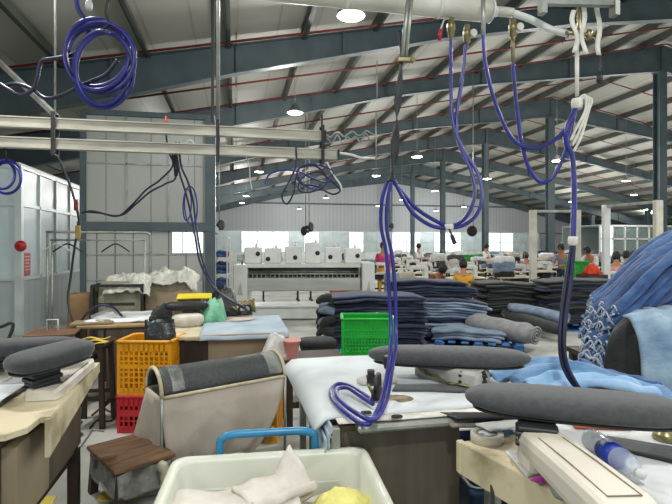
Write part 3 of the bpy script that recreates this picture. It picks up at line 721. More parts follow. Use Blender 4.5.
# cover on the table
mb = M(); mb.sheet(lambda u, v: V((-2.38 + 1.3 * u, 2.28 + 1.05 * v, TZ + .012 + .008 * N(u * 3, v * 3, 1) + (0 if u < .97 else -.004))), 18, 14, .01); t = solo('table_cover', mb, COVER, 'white padded cover on the worn beige pressing table', 'cover')
mb = M(); mb.tube([(-1.08, 2.28, TZ + .012), (-1.08, 3.33, TZ + .012)], .011, 8); part('hem', mb, BLACK, t, label='dark grey hem')
# press arm
t = thing('pressing_buck', 'x', 'pressing buck', (-1.02, 2.8, TZ))
mb = M()
rings = []
for i, (yy, w_, h0, h1) in enumerate(((2.6, .13, .0, .045), (2.62, .155, .0, .052), (2.72, .16, .0, .056), (3.2, .12, .01, .066), (3.22, .1, .01, .06))):
    rings.append([V((-.925 + .04 * (yy - 2.6) + sx * w_ / 2, yy, TZ + .003 + z_)) for sx, z_ in ((-1, h0), (1, h0), (1, h1 - .015), (.86, h1), (-.86, h1), (-1, h1 - .015))])
mb.loft(rings, False); arm_ = part('press_arm', mb, CREAM, t)
mb = M(); mb.tube([(-.985, 2.69, TZ + .057), (-.86, 2.69, TZ + .057), (-.85, 3.1, TZ + .066)], .004, 6); part('edge_seam', mb, PANELB, arm_)
A = G(6, 368, 1.02); B = G(92, 352, 1.02); A.z = 1.02; B.z = 1.06
buck('pressing_buck', 'charcoal padded pressing buck on a short cream arm, nearest on the brown-panelled table', A, B, .3, .095, PADD, .25, V((-.95, 2.7, 0)), .085, t)
A = G(-60, 351, 1.03); B = G(84, 343.5, 1.03)
t = buck('pressing_buck', 'longer charcoal pressing buck partly hidden behind the one on the short cream arm', A, B, .26, .09, PADD, .3, A.lerp(B, .35), .075)
mb = M(); c = A.lerp(B, .35); mb.box((c.x, c.y, .868), (.22, .3, .03), None, .006); part('foot_plate', mb, CREAM, t)
# bent black tube at far left edge, on the same table
mb = M(); mb.tube(hz([(-12, 327, 3.2), (0, 327, 3.2), (11, 323, 3.2), (13, 327, 3.2), (9, 338, 3.2), (4, 352, 3.2), (3, 361, 3.2)]), .011, 8); solo('bent_tube', mb, BLACK, 'bent black steel tube behind the charcoal pads at the photo edge', 'tube')

# ================================================================ work stools behind (left)
def board_stool(name, lab, c, w, d, h, mt, ml, rz=0.0, th=.03, ins=.04, cat='stool'):
    t = thing(name, lab, cat, c, rz)
    mb = M(); mb.box((0, 0, h - th / 2), (w, d, th), None, .006); part('seat', mb, mt, t, False)
    for sx in (-1, 1):
        for sy in (-1, 1):
            mb = M(); mb.bar((sx * (w / 2 - ins), sy * (d / 2 - ins), h - th), (sx * (w / 2 - ins * .4), sy * (d / 2 - ins * .4), 0), .04, .04); part('leg', mb, ml, t, False)
    mb = M()
    for s in (-1, 1):
        mb.bar((-(w / 2 - ins * .7), s * (d / 2 - ins * .7), h * .35), ((w / 2 - ins * .7), s * (d / 2 - ins * .7), h * .35), .025, .03); mb.bar((s * (w / 2 - ins * .7), -(d / 2 - ins * .7), h * .25), (s * (w / 2 - ins * .7), (d / 2 - ins * .7), h * .25), .025, .03)
        mb.box((0, s * (d / 2 - ins), h - th - .03), (w - 2 * ins, .02, .05))
    part('stretcher', mb, ml, t, False)
    return t
p = G(54, 331, .78); board_stool('side_table', 'small table with a thin brown board top behind the charcoal pads', V((p.x, p.y, 0)), .42, .4, .78, WOOD, DWOOD, .1, .025, cat='table')
mb = M(); w0, w1 = G(47, 331, .781), G(58, 331, .781); mb.tube([w0, w0 + UP * .11, w1 + UP * .11, w1], .007, 6)
solo('wire_handle', mb, WHITE, 'white wire handle standing up from the small brown table top', 'handle', None)
p = G(93, 337, .78); p = V((p.x, p.y, 0)); t = board_stool('tall_stool', 'tall dark wooden stool holding yellow straps, beside the yellow basket', p, .3, .32, .74, DWOOD, DWOOD, -.1)
mb = M()
for k in range(3): mb.sheet(lambda u, v, k=k: p + V((-.14 + .28 * u, -.16 + .07 * k + .05 * v + .02 * math.sin(u * 6 + k), .745 + .012 * k + .012 * math.sin(u * 9 + k * 2) + (0 if u > .12 else -(.12 - u) * 1.0))), 16, 3, .005)
solo('yellow_strap', mb, mat('yellow_strap_cloth', '#d8b945', '#b8983a', .7, scale=12), 'folded yellow straps on the tall dark stool', 'strap')

# ================================================================ baskets
def basket(name, lab, c, w, d, h, m_, rz=0.0, group=None, cell=.042):
    """open-top lattice basket"""
    t = thing(name, lab, 'basket', c, rz, group)
    mb = M(); mb.box((0, 0, .012), (w - .03, d - .03, .02)); part('bottom', mb, m_, t, False)
    for (ax, sg) in (('x', -1), ('x', 1), ('y', -1), ('y', 1)):
        mb = M(); Ls = (w if ax == 'y' else d); n = max(3, int(Ls / cell))
        def put(u, z, su, sz, th=.014):
            if ax == 'y': mb.box((u, sg * (d / 2 - .01), z), (su, th, sz))
            else: mb.box((sg * (w / 2 - .01), u, z), (th, su, sz))
        put(0, .03, Ls, .06); put(0, h - .05, Ls - .02, .09); put(0, h * .52, Ls - .02, .035, .016)
        for i in range(n + 1): put(-Ls / 2 + .012 + (Ls - .024) * i / n, h / 2, .016, h - .04)
        k = int((h - .14) / cell)
        for i in range(1, k): put(0, .06 + (h - .15) * i / k, Ls - .02, .013, .012)
        part('side_panel', mb, m_, t, False)
    mb = M()
    for s in (-1, 1): mb.box((0, s * (d / 2), h - .012), (w + .03, .03, .024), None, .006); mb.box((s * (w / 2), 0, h - .012), (.03, d + .03, .024), None, .006)
    part('rim', mb, m_, t, False)
    for sx in (-1, 1):
        for sy in (-1, 1): mb = M(); mb.box((sx * (w / 2 - .012), sy * (d / 2 - .012), h / 2), (.03, .03, h - .02), None, .006); part('corner_post', mb, m_, t, False)
    return t
BY = YAW * -1
cR = P(152, 400, 4.36); cR = V((cR.x, cR.y, 0))
basket('plastic_basket', 'red lattice basket on the floor under the yellow one, by the canvas sling', cR, .46, .36, .325, RED, -.22)
basket('plastic_basket', 'tall yellow lattice basket stacked on the red one', cR + V((0, 0, .325)), .46, .36, .47, YEL, -.22)
c = P(253, 420, 4.15); c = V((c.x, c.y, 0)); basket('plastic_basket', 'yellow lattice basket on the floor showing beside the hanging cloth', c, .46, .34, .55, YEL, -.22)
c = P(178, 345, 5.0); c = V((c.x - .05, c.y, 0)); basket('plastic_basket', 'yellow lattice basket half hidden behind the stacked one', c + V((.04, .05, 0)), .5, .36, .5, YEL, -.15)
# black bag on the yellow basket
bc = P(160, 333, 4.3)
mb = M(); rings = []
for i in range(7):
    z = -.02 + .24 * i / 6 - .1; w_ = .15 - .02 * abs(i - 3) * .3; d_ = (.05, .075, .08, .07, .05, .03, .015)[i]
    rings.append([bc + V((w_ * .9 * math.copysign(abs(math.cos(q)) ** .6, math.cos(q)), d_ * math.sin(q), z)) + V((N(q, z * 9, 2) * .015, N(q, z * 9, 5) * .015, N(q, i, 8) * .015)) for q in [2 * PI * k / 20 for k in range(20)]])
mb.loft(rings); t = solo('plastic_bag', mb, mat('black_bag_plastic', '#161d1f', '#242d30', .3, scale=9, bump=.5, bscale=16), 'crumpled black plastic bag standing at the yellow basket, before the small press', 'bag')
mb = M()
for s in (-.06, .06): mb.tube(spline([bc + V((s - .025, -.01, .11)), bc + V((s - .02, -.012, .145)), bc + V((s + .02, -.012, .14)), bc + V((s + .025, -.01, .11))], 5), .006, 6)
part('handle', mb, BLACK, t)

# ================================================================ canvas sling stand
LA = P(154, 384, 3.3); LB = P(274, 370, 3.85)   # axis of the half-round cover
LA.z = LB.z = .615; ax = (LB - LA).normalized(); L = (LB - LA).length; sd = V((ax.y, -ax.x, 0)); r = .155
t = thing('sling_stand', 'steel stand with half-round dark padded cover over a hanging beige cloth', 'stand', V(((LA.x + LB.x) / 2, (LA.y + LB.y) / 2, 0)))
def arc(s, q, rr=r): return LA + ax * (L * s) + sd * (rr * math.cos(q)) + UP * (rr * .98 * math.sin(q))
mb = M(); mb.sheet(lambda u, v: arc(u, PI * (.02 + .96 * v)) + UP * (.006 * N(u * 4, v * 3, 0)), 22, 22, .014); part('cover', mb, MESHT, t)
for s0, s1 in ((0.08, .17), (.86, .98)): mb = M(); mb.sheet(lambda u, v: arc(s0 + (s1 - s0) * u, PI * (.06 + .88 * v), r + .01) + UP * (.003 * N(u * 9, v * 20, s0)), 6, 20, .002); part('plastic_wrap', mb, FILM2, t)
for s in (0, 1):
    mb = M(); mb.tube([arc(s, PI * k / 16, r + .012) for k in range(17)], .013, 8); part('hoop', mb, BEIGE, t)
for g in (-1, 1):
    mb = M(); mb.cyl(LA + sd * (g * (r + .012)), LB + sd * (g * (r + .012)), .012, 8); part('side_rail', mb, BEIGE, t)
for s in (0, 1):
    for g in (-1, 1):
        b = arc(s, 0 if g > 0 else PI, r + .012); mb = M(); mb.cyl(b, V((b.x, b.y, 0)), .011, 8); part('leg', mb, GALV, t)
def slingf(u, v):
    # hangs from the near rail down into a sagging belly and back up to the far rail
    q = v * PI; s = u; dep = .57 - .05 * math.sin(u * PI)
    y_ = math.cos(q) * (r + .01) * (1 + .25 * math.sin(q)); z_ = -dep * math.sin(q) ** .62
    wob = .06 * N(u * 4, v * 4, 3) + .03 * math.sin(u * 17 + 5 * v + 3 * N(u * 3, v * 3, 1)) + .03 * N(u * 9, v * 5, 8)
    ins = .24 * math.sin(q) * (1 - 2 * u) * (1 if u > .5 else .2)
    return LA + ax * (L * s + ins) + sd * (y_ + wob * math.sin(q)) + UP * z_
mb = M(); mb.sheet(slingf, 30, 34, .005); part('cloth', mb, GCLOTH, t)
mb = M(); mb.sheet(lambda u, v: arc(0, PI, r + .01).lerp(arc(0, 0, r + .01), v) + UP * (-.54 * u) - ax * (.14 * u * (1 - v) + .02 * math.sin(v * 9) * u) - sd * (.03 * u), 16, 12, .005); part('end_cloth', mb, GCLOTH, t)

# ================================================================ film-wrapped low stool
sc = G(130, 452, .30)
sc = V((sc.x, sc.y, 0)); a1 = G(83, 449, .30); a2 = G(125, 466, .30); a3 = G(178, 450, .30)
ux = (a2 - a1); uy = (a3 - a2); cc = (a1 + a3) / 2; rzz = math.atan2(uy.y, uy.x); w_, d_ = uy.length * 1.13, ux.length * 1.13
t = thing('low_stool', 'low scuffed wooden stool wrapped in clear film, in the aisle', 'stool', V((cc.x, cc.y, 0)), rzz)
mb = M(); h = .30
for k in range(4): mb.box((0, -d_ / 2 + d_ * (k + .5) / 4, h - .0125), (w_, d_ / 4 - .002, .025), None, .004)
part('seat', mb, WOOD, t, False)
mb = M()
for s in (-1, 1): mb.box((0, s * (d_ / 2 - .04), h - .105), (w_ - .06, .02, .16)); mb.box((s * (w_ / 2 - .04), 0, h - .105), (.02, d_ - .06, .16))
part('apron', mb, DWOOD, t, False)
for sx in (-1, 1):
    for sy in (-1, 1):
        mb = M(); mb.bar((sx * (w_ / 2 - .045), sy * (d_ / 2 - .045), h - .02), (sx * (w_ / 2 - .03), sy * (d_ / 2 - .03), 0), .05, .05); part('leg', mb, DWOOD, t, False)
mb = M()
def wrapf(u, v):
    a = 2 * PI * u; cx, sx = math.cos(a), math.sin(a)
    x_ = (w_ / 2 - .012) * math.copysign(min(1, abs(cx) * 1.35), cx); y_ = (d_ / 2 - .012) * math.copysign(min(1, abs(sx) * 1.35), sx)
    k = 1 + .02 * N(u * 30, v * 8, 3)
    return V((x_ * k, y_ * k, h - .03 - .16 * v - .02 * N(u * 9, v * 2, 1)))
mb.sheet(wrapf, 60, 8, .002); part('film_wrap', mb, FILM, t, False)
mb = M(); mb.tube(spline([V((w_ * .2, -d_ / 2 - .03, .25)), V((w_ * .22, -d_ / 2 - .05, .27)), V((w_ * .25, -d_ / 2 - .05, .2)), V((w_ * .25, -d_ / 2 - .055, .1)), V((w_ * .24, -d_ / 2 - .05, .01))], 5), [.03 + .004 * N(k, 0, 0) for k in range(21)], 10); part('film_twist', mb, mat('bunched_film', '#bfb9a0', '#8f8a74', .25, scale=16, bump=.7, bscale=40), t, False, 'bunched twist of yellowed film')

# ================================================================ white tub on its trolley
zr = .75; bl, br = G(169, 458, zr), G(369, 446, zr); ux = (br - bl).normalized(); uy = V((-ux.y, ux.x, 0)); Wb = (br - bl).length - .05; Db = .62
o = (bl + br) / 2 - uy * (Db / 2); rzz = math.atan2(ux.y, ux.x)
t = thing('plastic_tub', 'big milky white plastic tub of cloths on a blue trolley', 'tub', V((o.x, o.y, .22)), rzz)
def rr_ring(w, d, rad, z, n=6):
    out = []
    for cx, cy, a0 in ((w / 2 - rad, d / 2 - rad, 0), (-w / 2 + rad, d / 2 - rad, PI / 2), (-w / 2 + rad, -d / 2 + rad, PI), (w / 2 - rad, -d / 2 + rad, 1.5 * PI)):
        for k in range(n + 1):
            a = a0 + PI / 2 * k / n; out.append(V((cx + rad * math.cos(a), cy + rad * math.sin(a), z)))
    return out
H = zr - .22; mb = M()
mb.loft([rr_ring(Wb - .16, Db - .16, .05, 0), rr_ring(Wb - .14, Db - .14, .06, .02), rr_ring(Wb - .05, Db - .05, .06, H - .05), rr_ring(Wb + .02, Db + .02, .06, H - .045), rr_ring(Wb + .025, Db + .025, .065, H - .01), rr_ring(Wb + .01, Db + .01, .06, H), rr_ring(Wb - .035, Db - .035, .05, H), rr_ring(Wb - .06, Db - .06, .05, H - .02), rr_ring(Wb - .155, Db - .155, .05, .03), rr_ring(.02, .02, .008, .028)])
part('shell', mb, BINW, t, False)
for px_ in (-.2, .17):
    mb = M(); yb = Db / 2 - .045; mb.box((px_, yb - .001, H - .16), (.22, .01, .09), rotx(-.13), .004); part('grip_recess', mb, BINW, t, False)
t2 = thing('tub_trolley', 'blue tube trolley with raised push handle carrying the white tub', 'trolley', V((o.x, o.y, 0)), rzz)
mb = M(); mb.box((0, 0, .2), (Wb - .1, Db - .05, .03), None, .008); part('deck', mb, BLUEM, t2, False)
for sx in (-1, 1):
    for sy in (-1, 1):
        mb = M(); mb.lathe([(.02, -.02), (.055, -.018), (.06, 0), (.055, .018), (.02, .02)], 16, (sx * (Wb / 2 - .14), sy * (Db / 2 - .1), .06), rotx(PI / 2)); mb.box((sx * (Wb / 2 - .14), sy * (Db / 2 - .1), .15), (.05, .05, .08)); part('caster', mb, BLACK, t2, False)
hl, hr = G(221, 449, .73), G(314, 445, .73)
def loc(p): q = p - V((o.x, o.y, 0)); return V((q.dot(ux), q.dot(uy), p.z))
xl, xr = loc(hl).x, loc(hr).x; yb = Db / 2 + .05; hz_ = .81
mb = M(); mb.tube(spline([(xl, yb - .02, .2), (xl, yb, .3), (xl, yb, .6), (xl, yb, hz_ - .045), (xl + .012, yb, hz_ - .012), (xl + .05, yb, hz_), (xl + .1, yb, hz_ + .002), (xr - .1, yb, hz_ + .002), (xr - .05, yb, hz_), (xr - .012, yb, hz_ - .012), (xr, yb, hz_ - .045), (xr, yb, .6), (xr, yb, .3), (xr, yb - .02, .2)], 4), .0165, 12); part('push_handle', mb, BLUEM, t2, False)
def wadded(name, lab, cat, c, w, d, h, m_, seed, rz=0.0, nu=22, fold=3.0):
    """a crumpled folded cloth lying in a heap"""
    def f(u, v):
        x_, y_ = (u - .5), (v - .5); e = max(0, 1 - (2 * abs(x_)) ** 4) * max(0, 1 - (2 * abs(y_)) ** 4)
        r2 = min(1, 4 * (x_ * x_ + y_ * y_)); z = h * (e ** .4) * (.35 + .55 * (1 - r2) ** .6 + .3 * N(u * fold, v * fold, seed)) + .22 * h * abs(N(u * fold * 2.2, v * fold * 2.2, seed + 5)) * e; z = max(z, 0)
        return V((w * x_ * (1 + .1 * N(v * 4, seed, 1)), d * y_ * (1 + .1 * N(u * 4, seed, 2)), z))
    mb = M(); mb.sheet(f, nu, nu, .008)
    return solo(name, mb, m_, lab, cat, None, c, rz)
zc = .22 + .035
cen = lambda x_, y_, z_: V((o.x, o.y, 0)) + ux * x_ + uy * y_ + UP * z_
# supporting pile of cloth in the tub
mb = M(); rings = []
for z_, k in ((0, .0), (.002, .93), (.15, .95), (.31, .95), (.355, .88), (.36, .0)):
    w2, d2 = (Wb - .2 + z_ * .15) * max(k, .02), (Db - .2 + z_ * .15) * max(k, .02); rings.append([cen(0, 0, zc + z_) + ux * p.x + uy * p.y + UP * (.02 * N(p.x * 6, p.y * 6, z_) if k < .95 else 0) for p in rr_ring(w2, d2, min(.05, w2 / 3, d2 / 3), 0)])
mb.loft(rings); solo('cloth_pile', mb, LCLOTH, 'pale folded cloth filling the bottom of the white tub', 'cloth')
def folded_cloth(name, lab, c, w, d, rz, m_, seed, n=3, h=.03, lift=.0):
    t_ = thing(name, lab, 'cloth', c, rz)
    for k in range(n):
        mb = M(); mb.sheet(lambda u, v: V(((u - .5) * w * (1 - .03 * k), (v - .5) * d * (1 - .05 * k), h * k + .01 + .018 * N(u * 4, v * 3, seed + k) + lift * max(0, u - .75) * 4 * v - .02 * abs(v - .5))), 20, 12, h * .55)
        part('fold', mb, m_, t_, False)
    mb = M(); mb.tube([V(((u / 20 - .5) * w, -d / 2, h * (n - .5) + .018 * N(u / 5, 0, seed + n - 1) - .01)) for u in range(21)], h * n * .32, 8); part('edge_roll', mb, m_, t_, False)
    return t_
folded_cloth('folded_cloth', 'pale grey folded cloth lying wide across the tub', cen(-.14, -.0, zc + .37), .5, .34, rzz + .06, LCLOTH, 3)
folded_cloth('folded_cloth', 'pale grey cloth with one corner turned up, leaning in the tub', cen(.0, .1, zc + .42), .26, .18, rzz + .5, LCLOTH, 7, 2, .03, .1)
wadded('folded_cloth', 'pale yellow towelling cloth in the tub corner', 'cloth', cen(.25, .03, zc + .36), .24, .2, .09, YCLOTH, 4, rzz + .3)
wadded('folded_cloth', 'small pale yellow cloth scrap lying by the tub wall', 'cloth', cen(.28, -.14, zc + .36), .14, .16, .06, YCLOTH, 9, rzz - .4)

# ================================================================ middle pressing table with pale cover
TX0, TX1, TY0, TY1 = .44, 1.42, 1.98, 3.15
t = thing('pressing_table', 'pressing table under a pale cover with loose folded edge, centre of the photo', 'table', ((TX0 + TX1) / 2, 2.55, 0))
mb = M(); mb.box(((TX0 + TX1) / 2 + .03, (TY0 + TY1) / 2, TZ - .02), (TX1 - TX0 - .06, TY1 - TY0, .035), None, .012); part('table_top', mb, GALV, t)
mb = M(); mb.box((.71, 2.06, .44), (.54, .03, .78)); mb.box((.46, 2.5, .44), (.03, .9, .76)); mb.box((.97, 2.5, .44), (.03, .9, .76)); mb.box((.71, 2.96, .44), (.54, .03, .78)); part('carcass', mb, PANELB, t)
mb = M(); mb.box((.71, 2.043, .44), (.52, .004, .74)); part('front_board', mb, PANELB, t)
for x_ in (.41, 1.36):
    for y_ in (2.03, 3.05): mb = M(); mb.box((x_, y_, .42), (.04, .04, .83), None, .004); part('leg', mb, GALV, t)
def coverf(u, v, dz=0.0):
    x_ = TX0 - .06 + (TX1 - TX0 + .03) * u; y_ = TY0 + .09 + (TY1 - TY0 - .06) * v
    # loose left edge slanting: wider at the back
    x_ = TX0 + (x_ - TX0) * 1.0 - (.05 + .03 * v) * max(0, .18 - u) / .18
    z = TZ + .012 + .006 * N(u * 5, v * 5, 2) - .05 * (max(0, .05 - u) / .05) ** 1.5 + dz
    return V((x_, y_, z))
mb = M(); mb.sheet(coverf, 26, 24, .012); t = solo('table_cover', mb, COVER, 'pale quilted cover spread over the middle pressing table', 'cover')
for k in range(3):
    mb = M()
    mb.sheet(lambda u, v: V((TX0 - .05 - .012 * k - .02 * N(v * 4, u * 2, k) * u, TY0 + .02 + (TY1 - TY0 - .02) * v, TZ - .0 - .025 * k - (.05 + .02 * k) * u)), 8, 20, .008)
    part('side_fold', mb, COVERB, t)
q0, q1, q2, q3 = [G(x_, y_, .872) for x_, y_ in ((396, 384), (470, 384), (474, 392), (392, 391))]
mb = M(); mb.sheet(lambda u, v: q0.lerp(q1, u).lerp(q3.lerp(q2, u), v), 10, 4, .005); part('grey_band', mb, PADM, t, label='grey shadow band')  # flat pad-grey strip that draws a shadow line across the cover
mb = M(); mb.sheet(lambda u, v: V((TX0 - .02 + 1.02 * u, TY0 + .03 + .14 * v, TZ + .004 + .004 * N(u * 9, v * 3, 4) + .004 * v)), 26, 5, .004); part('worn_edge', mb, mat('worn_cover_edge', '#c5c2b6', '#e3e2da', .8, scale=9, detail=8), t, label='scorched worn front edge')
# iron on it
def iron(name, lab, c, rz, m_=GALV, sc_=1.0):
    t_ = thing(name, lab, 'iron', c, rz)
    poly = [(-.1, -.05), (-.1, .05), (-.02, .055), (.06, .035), (.11, 0), (.06, -.035), (-.02, -.055)]
    mb = M(); mb.prism([(a_ * sc_, b_ * sc_) for a_, b_ in poly], 0, .012); part('sole_plate', mb, GALV, t_, False)
    mb = M(); mb.loft([[V((a_ * k * sc_, b_ * k * sc_, z_)) for a_, b_ in poly] for z_, k in ((.012, .95), (.035, .9), (.055, .7), (.06, .4))]); part('body', mb, m_, t_, False)
    mb = M(); mb.tube(spline([V((-.08, 0, .04)), V((-.085, 0, .09)), V((-.05, 0, .115)), V((.03, 0, .112)), V((.06, 0, .085)), V((.055, 0, .045))], 5), .013, 8); part('handle', mb, BLACK, t_, False)
    mb = M(); mb.cyl((-.09, .02, .06), (-.15, .03, .11), .008, 6); part('steam_inlet', mb, BRASS, t_, False)
    return t_
p = G(378, 400, .865); iron('steam_iron', 'small steam iron at the end of the blue hose loop on the pale cover', V((p.x, p.y, .867)), 1.2, DWOOD, .6)
p = G(395, 400, .865)
mb = M(); mb.lathe([(.0, .006), (.09, .006), (.095, .003), (.1, 0)], 20, p, None, 1.0, .7); solo('iron_rest', mb, mat('scorched_pad', '#a89a80', '#6f6350', .9, scale=20), 'brown scorched oval rest pad under the small steam iron', 'pad')
c = P(373, 381, 2.6); mb = M(); b0 = G(371, 386, .865)
mb.box(b0 + V((0, 0, .03)), (.05, .03, .055), None, .004); mb.cyl(b0 + V((0, 0, .055)), b0 + V((.0, 0, .085)), .02, 8); solo('bottle_cap_stand', mb, BLACK, 'small black block with round top standing on the pale cover', 'block')
mb = M(); a_, b_ = G(357, 381, .89), G(396, 379, .89); mb.tube([a_, a_.lerp(b_, .2), b_], [.012, .03, .03], 12); t = solo('cloth_roll', mb, LCLOTH, 'pale rolled cloth sleeve lying behind the small black block', 'roll')
for px, py, i in ((366, 413, 0), (397, 417, 1)):
    p = G(px, py, .868); mb = M(); mb.lathe([(.0, .006), (.02, .006), (.022, 0)], 12, p, None, 1.2, .8); solo('stud', mb, DWOOD, ('dark flat stud on the worn cover edge, below the hose loop', 'dark flat stud on the worn cover edge, beside the iron rest')[i], 'stud')
# middle press arm + pad
t = thing('pressing_buck', 'x', 'pressing buck', V((1.28, 2.75, TZ)))
e0, e1 = G(484, 388, .865), G(420, 371, .88); e0.z = e1.z = TZ + .02; dd = (e1 - e0); Rm = rotm(dd)
mb = M(); rings = []
for s, w_, h1 in ((0, .12, .06), (.03, .15, .085), (.35, .17, .085), (.8, .15, .07), (1.0, .1, .04)):
    c = e0.lerp(e1, s); rings.append([c + Rm @ V((0, sy * w_ / 2, z_)) for sy, z_ in ((-1, 0), (1, 0), (1, h1 * .8), (.8, h1), (-.8, h1), (-1, h1 * .8))])
mb.loft(rings, False); arm_ = part('press_arm', mb, mat('grey_machine_paint', '#b3b2ab', '#95948c', .45, scale=5), t)
mb = M()
for k in range(6):
    q = [e1.lerp(e0, .0 + .06 * k) + V((-.05 - .02 * math.sin(k), -.04, .06)), e1.lerp(e0, .3) + V((-.09 + .012 * k, -.05, .03 + .012 * math.sin(k * 2))), e1.lerp(e0, .6) + V((-.08, -.03 - .01 * k, .01)), e0 + V((-.1, .02 * k - .05, .02))]
    mb.tube(spline(q, 5), .004, 5)
part('loose_wire', mb, BRASS, t, label='tangle of thin tan wires')
A = P(368, 356, 2.76); B = P(531, 357, 2.62); A.z = .995; B.z = 1.0
buck('pressing_buck', 'long grey pressing buck with tangled wires over the pale covered middle table', B, A, .27, .09, PADM, .12, e0 + Rm @ V((.07, 0, 0)), .06, t)

# ================================================================ right pressing table
RZ = .8
t = thing('pressing_table', 'worn beige pressing table under the nearest pad at the photo corner', 'table', V((1.75, 1.4, 0)))
mb = M(); mb.prism([(.9, 1.86), (2.9, 2.05), (2.9, .55), (1.18, .55), (1.05, 1.3)], RZ - .03, RZ); part('table_top', mb, BEIGE, t)
mb = M(); vs = []
for (x_, y_) in ((.895, 1.86), (1.045, 1.3), (1.175, .55)): vs += [V((x_, y_, RZ - .002)), V((x_, y_, RZ - .13)), V((x_ + .02, y_, RZ - .002)), V((x_ + .02, y_, RZ - .13))]
mb.loft([[vs[i], vs[i + 1], vs[i + 3], vs[i + 2]] for i in (0, 4, 8)], False); part('side_plate', mb, BEIGE, t)
mb = M(); mb.box((.905, 1.87, RZ - .065), (.03, .03, .13), None, .004); part('corner_cap', mb, BEIGE, t)
for x_, y_ in ((.98, 1.75), (2.8, 1.95), (1.3, .65), (2.8, .65)):
    mb = M(); mb.box((x_, y_, .39), (.05, .05, .77), None, .004); part('leg', mb, GALV, t)
t_ = t; t = thing('plastic_box', 'dark blue open plastic box on the floor under the beige table edge', 'box', V((1.3, 2.3, 0)), -.1)
DBL = mat('dark_blue_case', '#2c4a6a', '#1d3350', .4, scale=4)
mb = M(); mb.loft([rr_ring(.44, .6, .04, 0), rr_ring(.5, .66, .05, .5), rr_ring(.54, .7, .05, .5), rr_ring(.54, .7, .05, .53), rr_ring(.48, .64, .04, .53), rr_ring(.42, .58, .03, .02)]); part('shell', mb, DBL, t, False)
mb = M(); mb.box((-.26, 0, .4), (.02, .3, .06)); part('grip', mb, BLACK, t, False)
t = t_
mb = M(); mb.tube(spline([V((.96, 1.72, .75)), V((.93, 1.66, .6)), V((.94, 1.7, .35)), V((.98, 1.75, .02))], 5), .008, 6); part('power_lead', mb, BLACK, t)
mb = M()
def cov2(u, v): return V((1.26 + 1.62 * u, .62 + 1.36 * v + .06 * u, RZ + .012 + .005 * N(u * 4, v * 4, 6)))
mb.sheet(cov2, 22, 18, .014); t = solo('table_cover', mb, WCLOTH, 'white cover on the right pressing table beside the bottle', 'cover')
mb = M()
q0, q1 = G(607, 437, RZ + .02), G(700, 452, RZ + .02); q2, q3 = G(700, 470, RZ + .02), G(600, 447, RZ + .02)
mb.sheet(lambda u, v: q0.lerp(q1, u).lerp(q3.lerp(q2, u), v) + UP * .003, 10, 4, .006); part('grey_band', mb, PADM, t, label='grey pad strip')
# stack of scraps at its back-left corner
for i, (pxs, m_, dz, lab, th) in enumerate(((((441, 417), (520, 413), (520, 425), (452, 427)), mat('grey_card', '#8c877c', '#6f6a60', .8, scale=6), .03, 'grey cardboard strip sticking out from under the nearest pad', .008), (((440, 413), (523, 413), (521, 418), (456, 419)), BLACK, .055, 'black rubber strip lying on the cardboard under the nearest pad', .01), (((475, 424), (520, 419), (522, 427), (490, 431)), WHITE, .045, 'white plastic sheet scrap between tape roll and press neck', .006), (((565, 414), (632, 418), (632, 429), (575, 427)), mat('orange_cloth', '#c46f4f', '#a85a3d', .9, scale=8, bump=.3), .03, 'flat orange cloth under the nearest pad', .012))):
    pp = [G(x_, y_, RZ + dz) for x_, y_ in pxs]
    mb = M(); mb.sheet(lambda u, v: pp[0].lerp(pp[1], u).lerp(pp[3].lerp(pp[2], u), v) + UP * (.004 * N(u * 5, v * 3, i)), 12, 5, th)
    solo(('cardboard_strip', 'rubber_strip', 'plastic_sheet', 'folded_cloth')[i], mb, m_, lab, ('card', 'strip', 'sheet', 'cloth')[i])
mb = M(); b0, b1 = G(445, 424, RZ + .012), G(530, 424, RZ + .012); mb.box((b0 + b1) / 2 + V((.05, .06, 0)), ((b1 - b0).length, .16, .028), rotm(b1 - b0), .003); solo('wooden_board', mb, DWOOD, 'dark board under the cardboard and rubber strips', 'board')
c = G(487, 441, RZ + .0); t = thing('tape_roll', 'roll of packing tape lying flat at the beige table corner', 'tape roll', c)
mb = M(); mb.lathe([(.066, 0), (.066, .034), (.042, .034), (.042, 0), (.066, 0)], 28, c); part('tape', mb, mat('cream_tape', '#d9d6c4', '#c5c1ad', .3, scale=3), t)
mb = M(); mb.lathe([(.042, .0), (.042, .035), (.038, .035), (.038, 0)], 28, c); part('core', mb, PANELG, t)
mb = M(); mb.lathe([(.0, .033), (.037, .033), (.037, .028)], 20, c); part('paper_disc', mb, mat('printed_disc', '#dfe6e4', '#5d7f96', .6, scale=40, thr=(.45, .6)), t, label='printed paper disc in the core')
pp = [G(505, 452, RZ), G(530, 452, RZ), G(552, 472, RZ), G(527, 478, RZ)]
mb = M(); mb.sheet(lambda u, v: pp[0].lerp(pp[1], u).lerp(pp[3].lerp(pp[2], u), v) + UP * .004, 8, 8, .002); solo('paper_slip', mb, WHITE, 'white paper slip on the beige table edge beside the press arm', 'paper')
pp = [G(527, 468, RZ), G(540, 452, RZ), G(578, 478, RZ), G(560, 494, RZ)]
mb = M(); mb.sheet(lambda u, v: pp[0].lerp(pp[1], u).lerp(pp[3].lerp(pp[2], u), v) + UP * (.012 + .01 * N(u * 4, v * 4, 2)), 10, 10, .002); solo('plastic_sleeve', mb, FILM2, 'clear plastic sleeve lying over the paper slip', 'sleeve')
c = G(539, 480, RZ + .012); mb = M(); mb.lathe([(0, .006), (.026, .005), (.03, 0)], 20, c, None, 1, .6); solo('marking_chalk', mb, MAG, 'flat magenta marking chalk on the beige table edge', 'chalk')
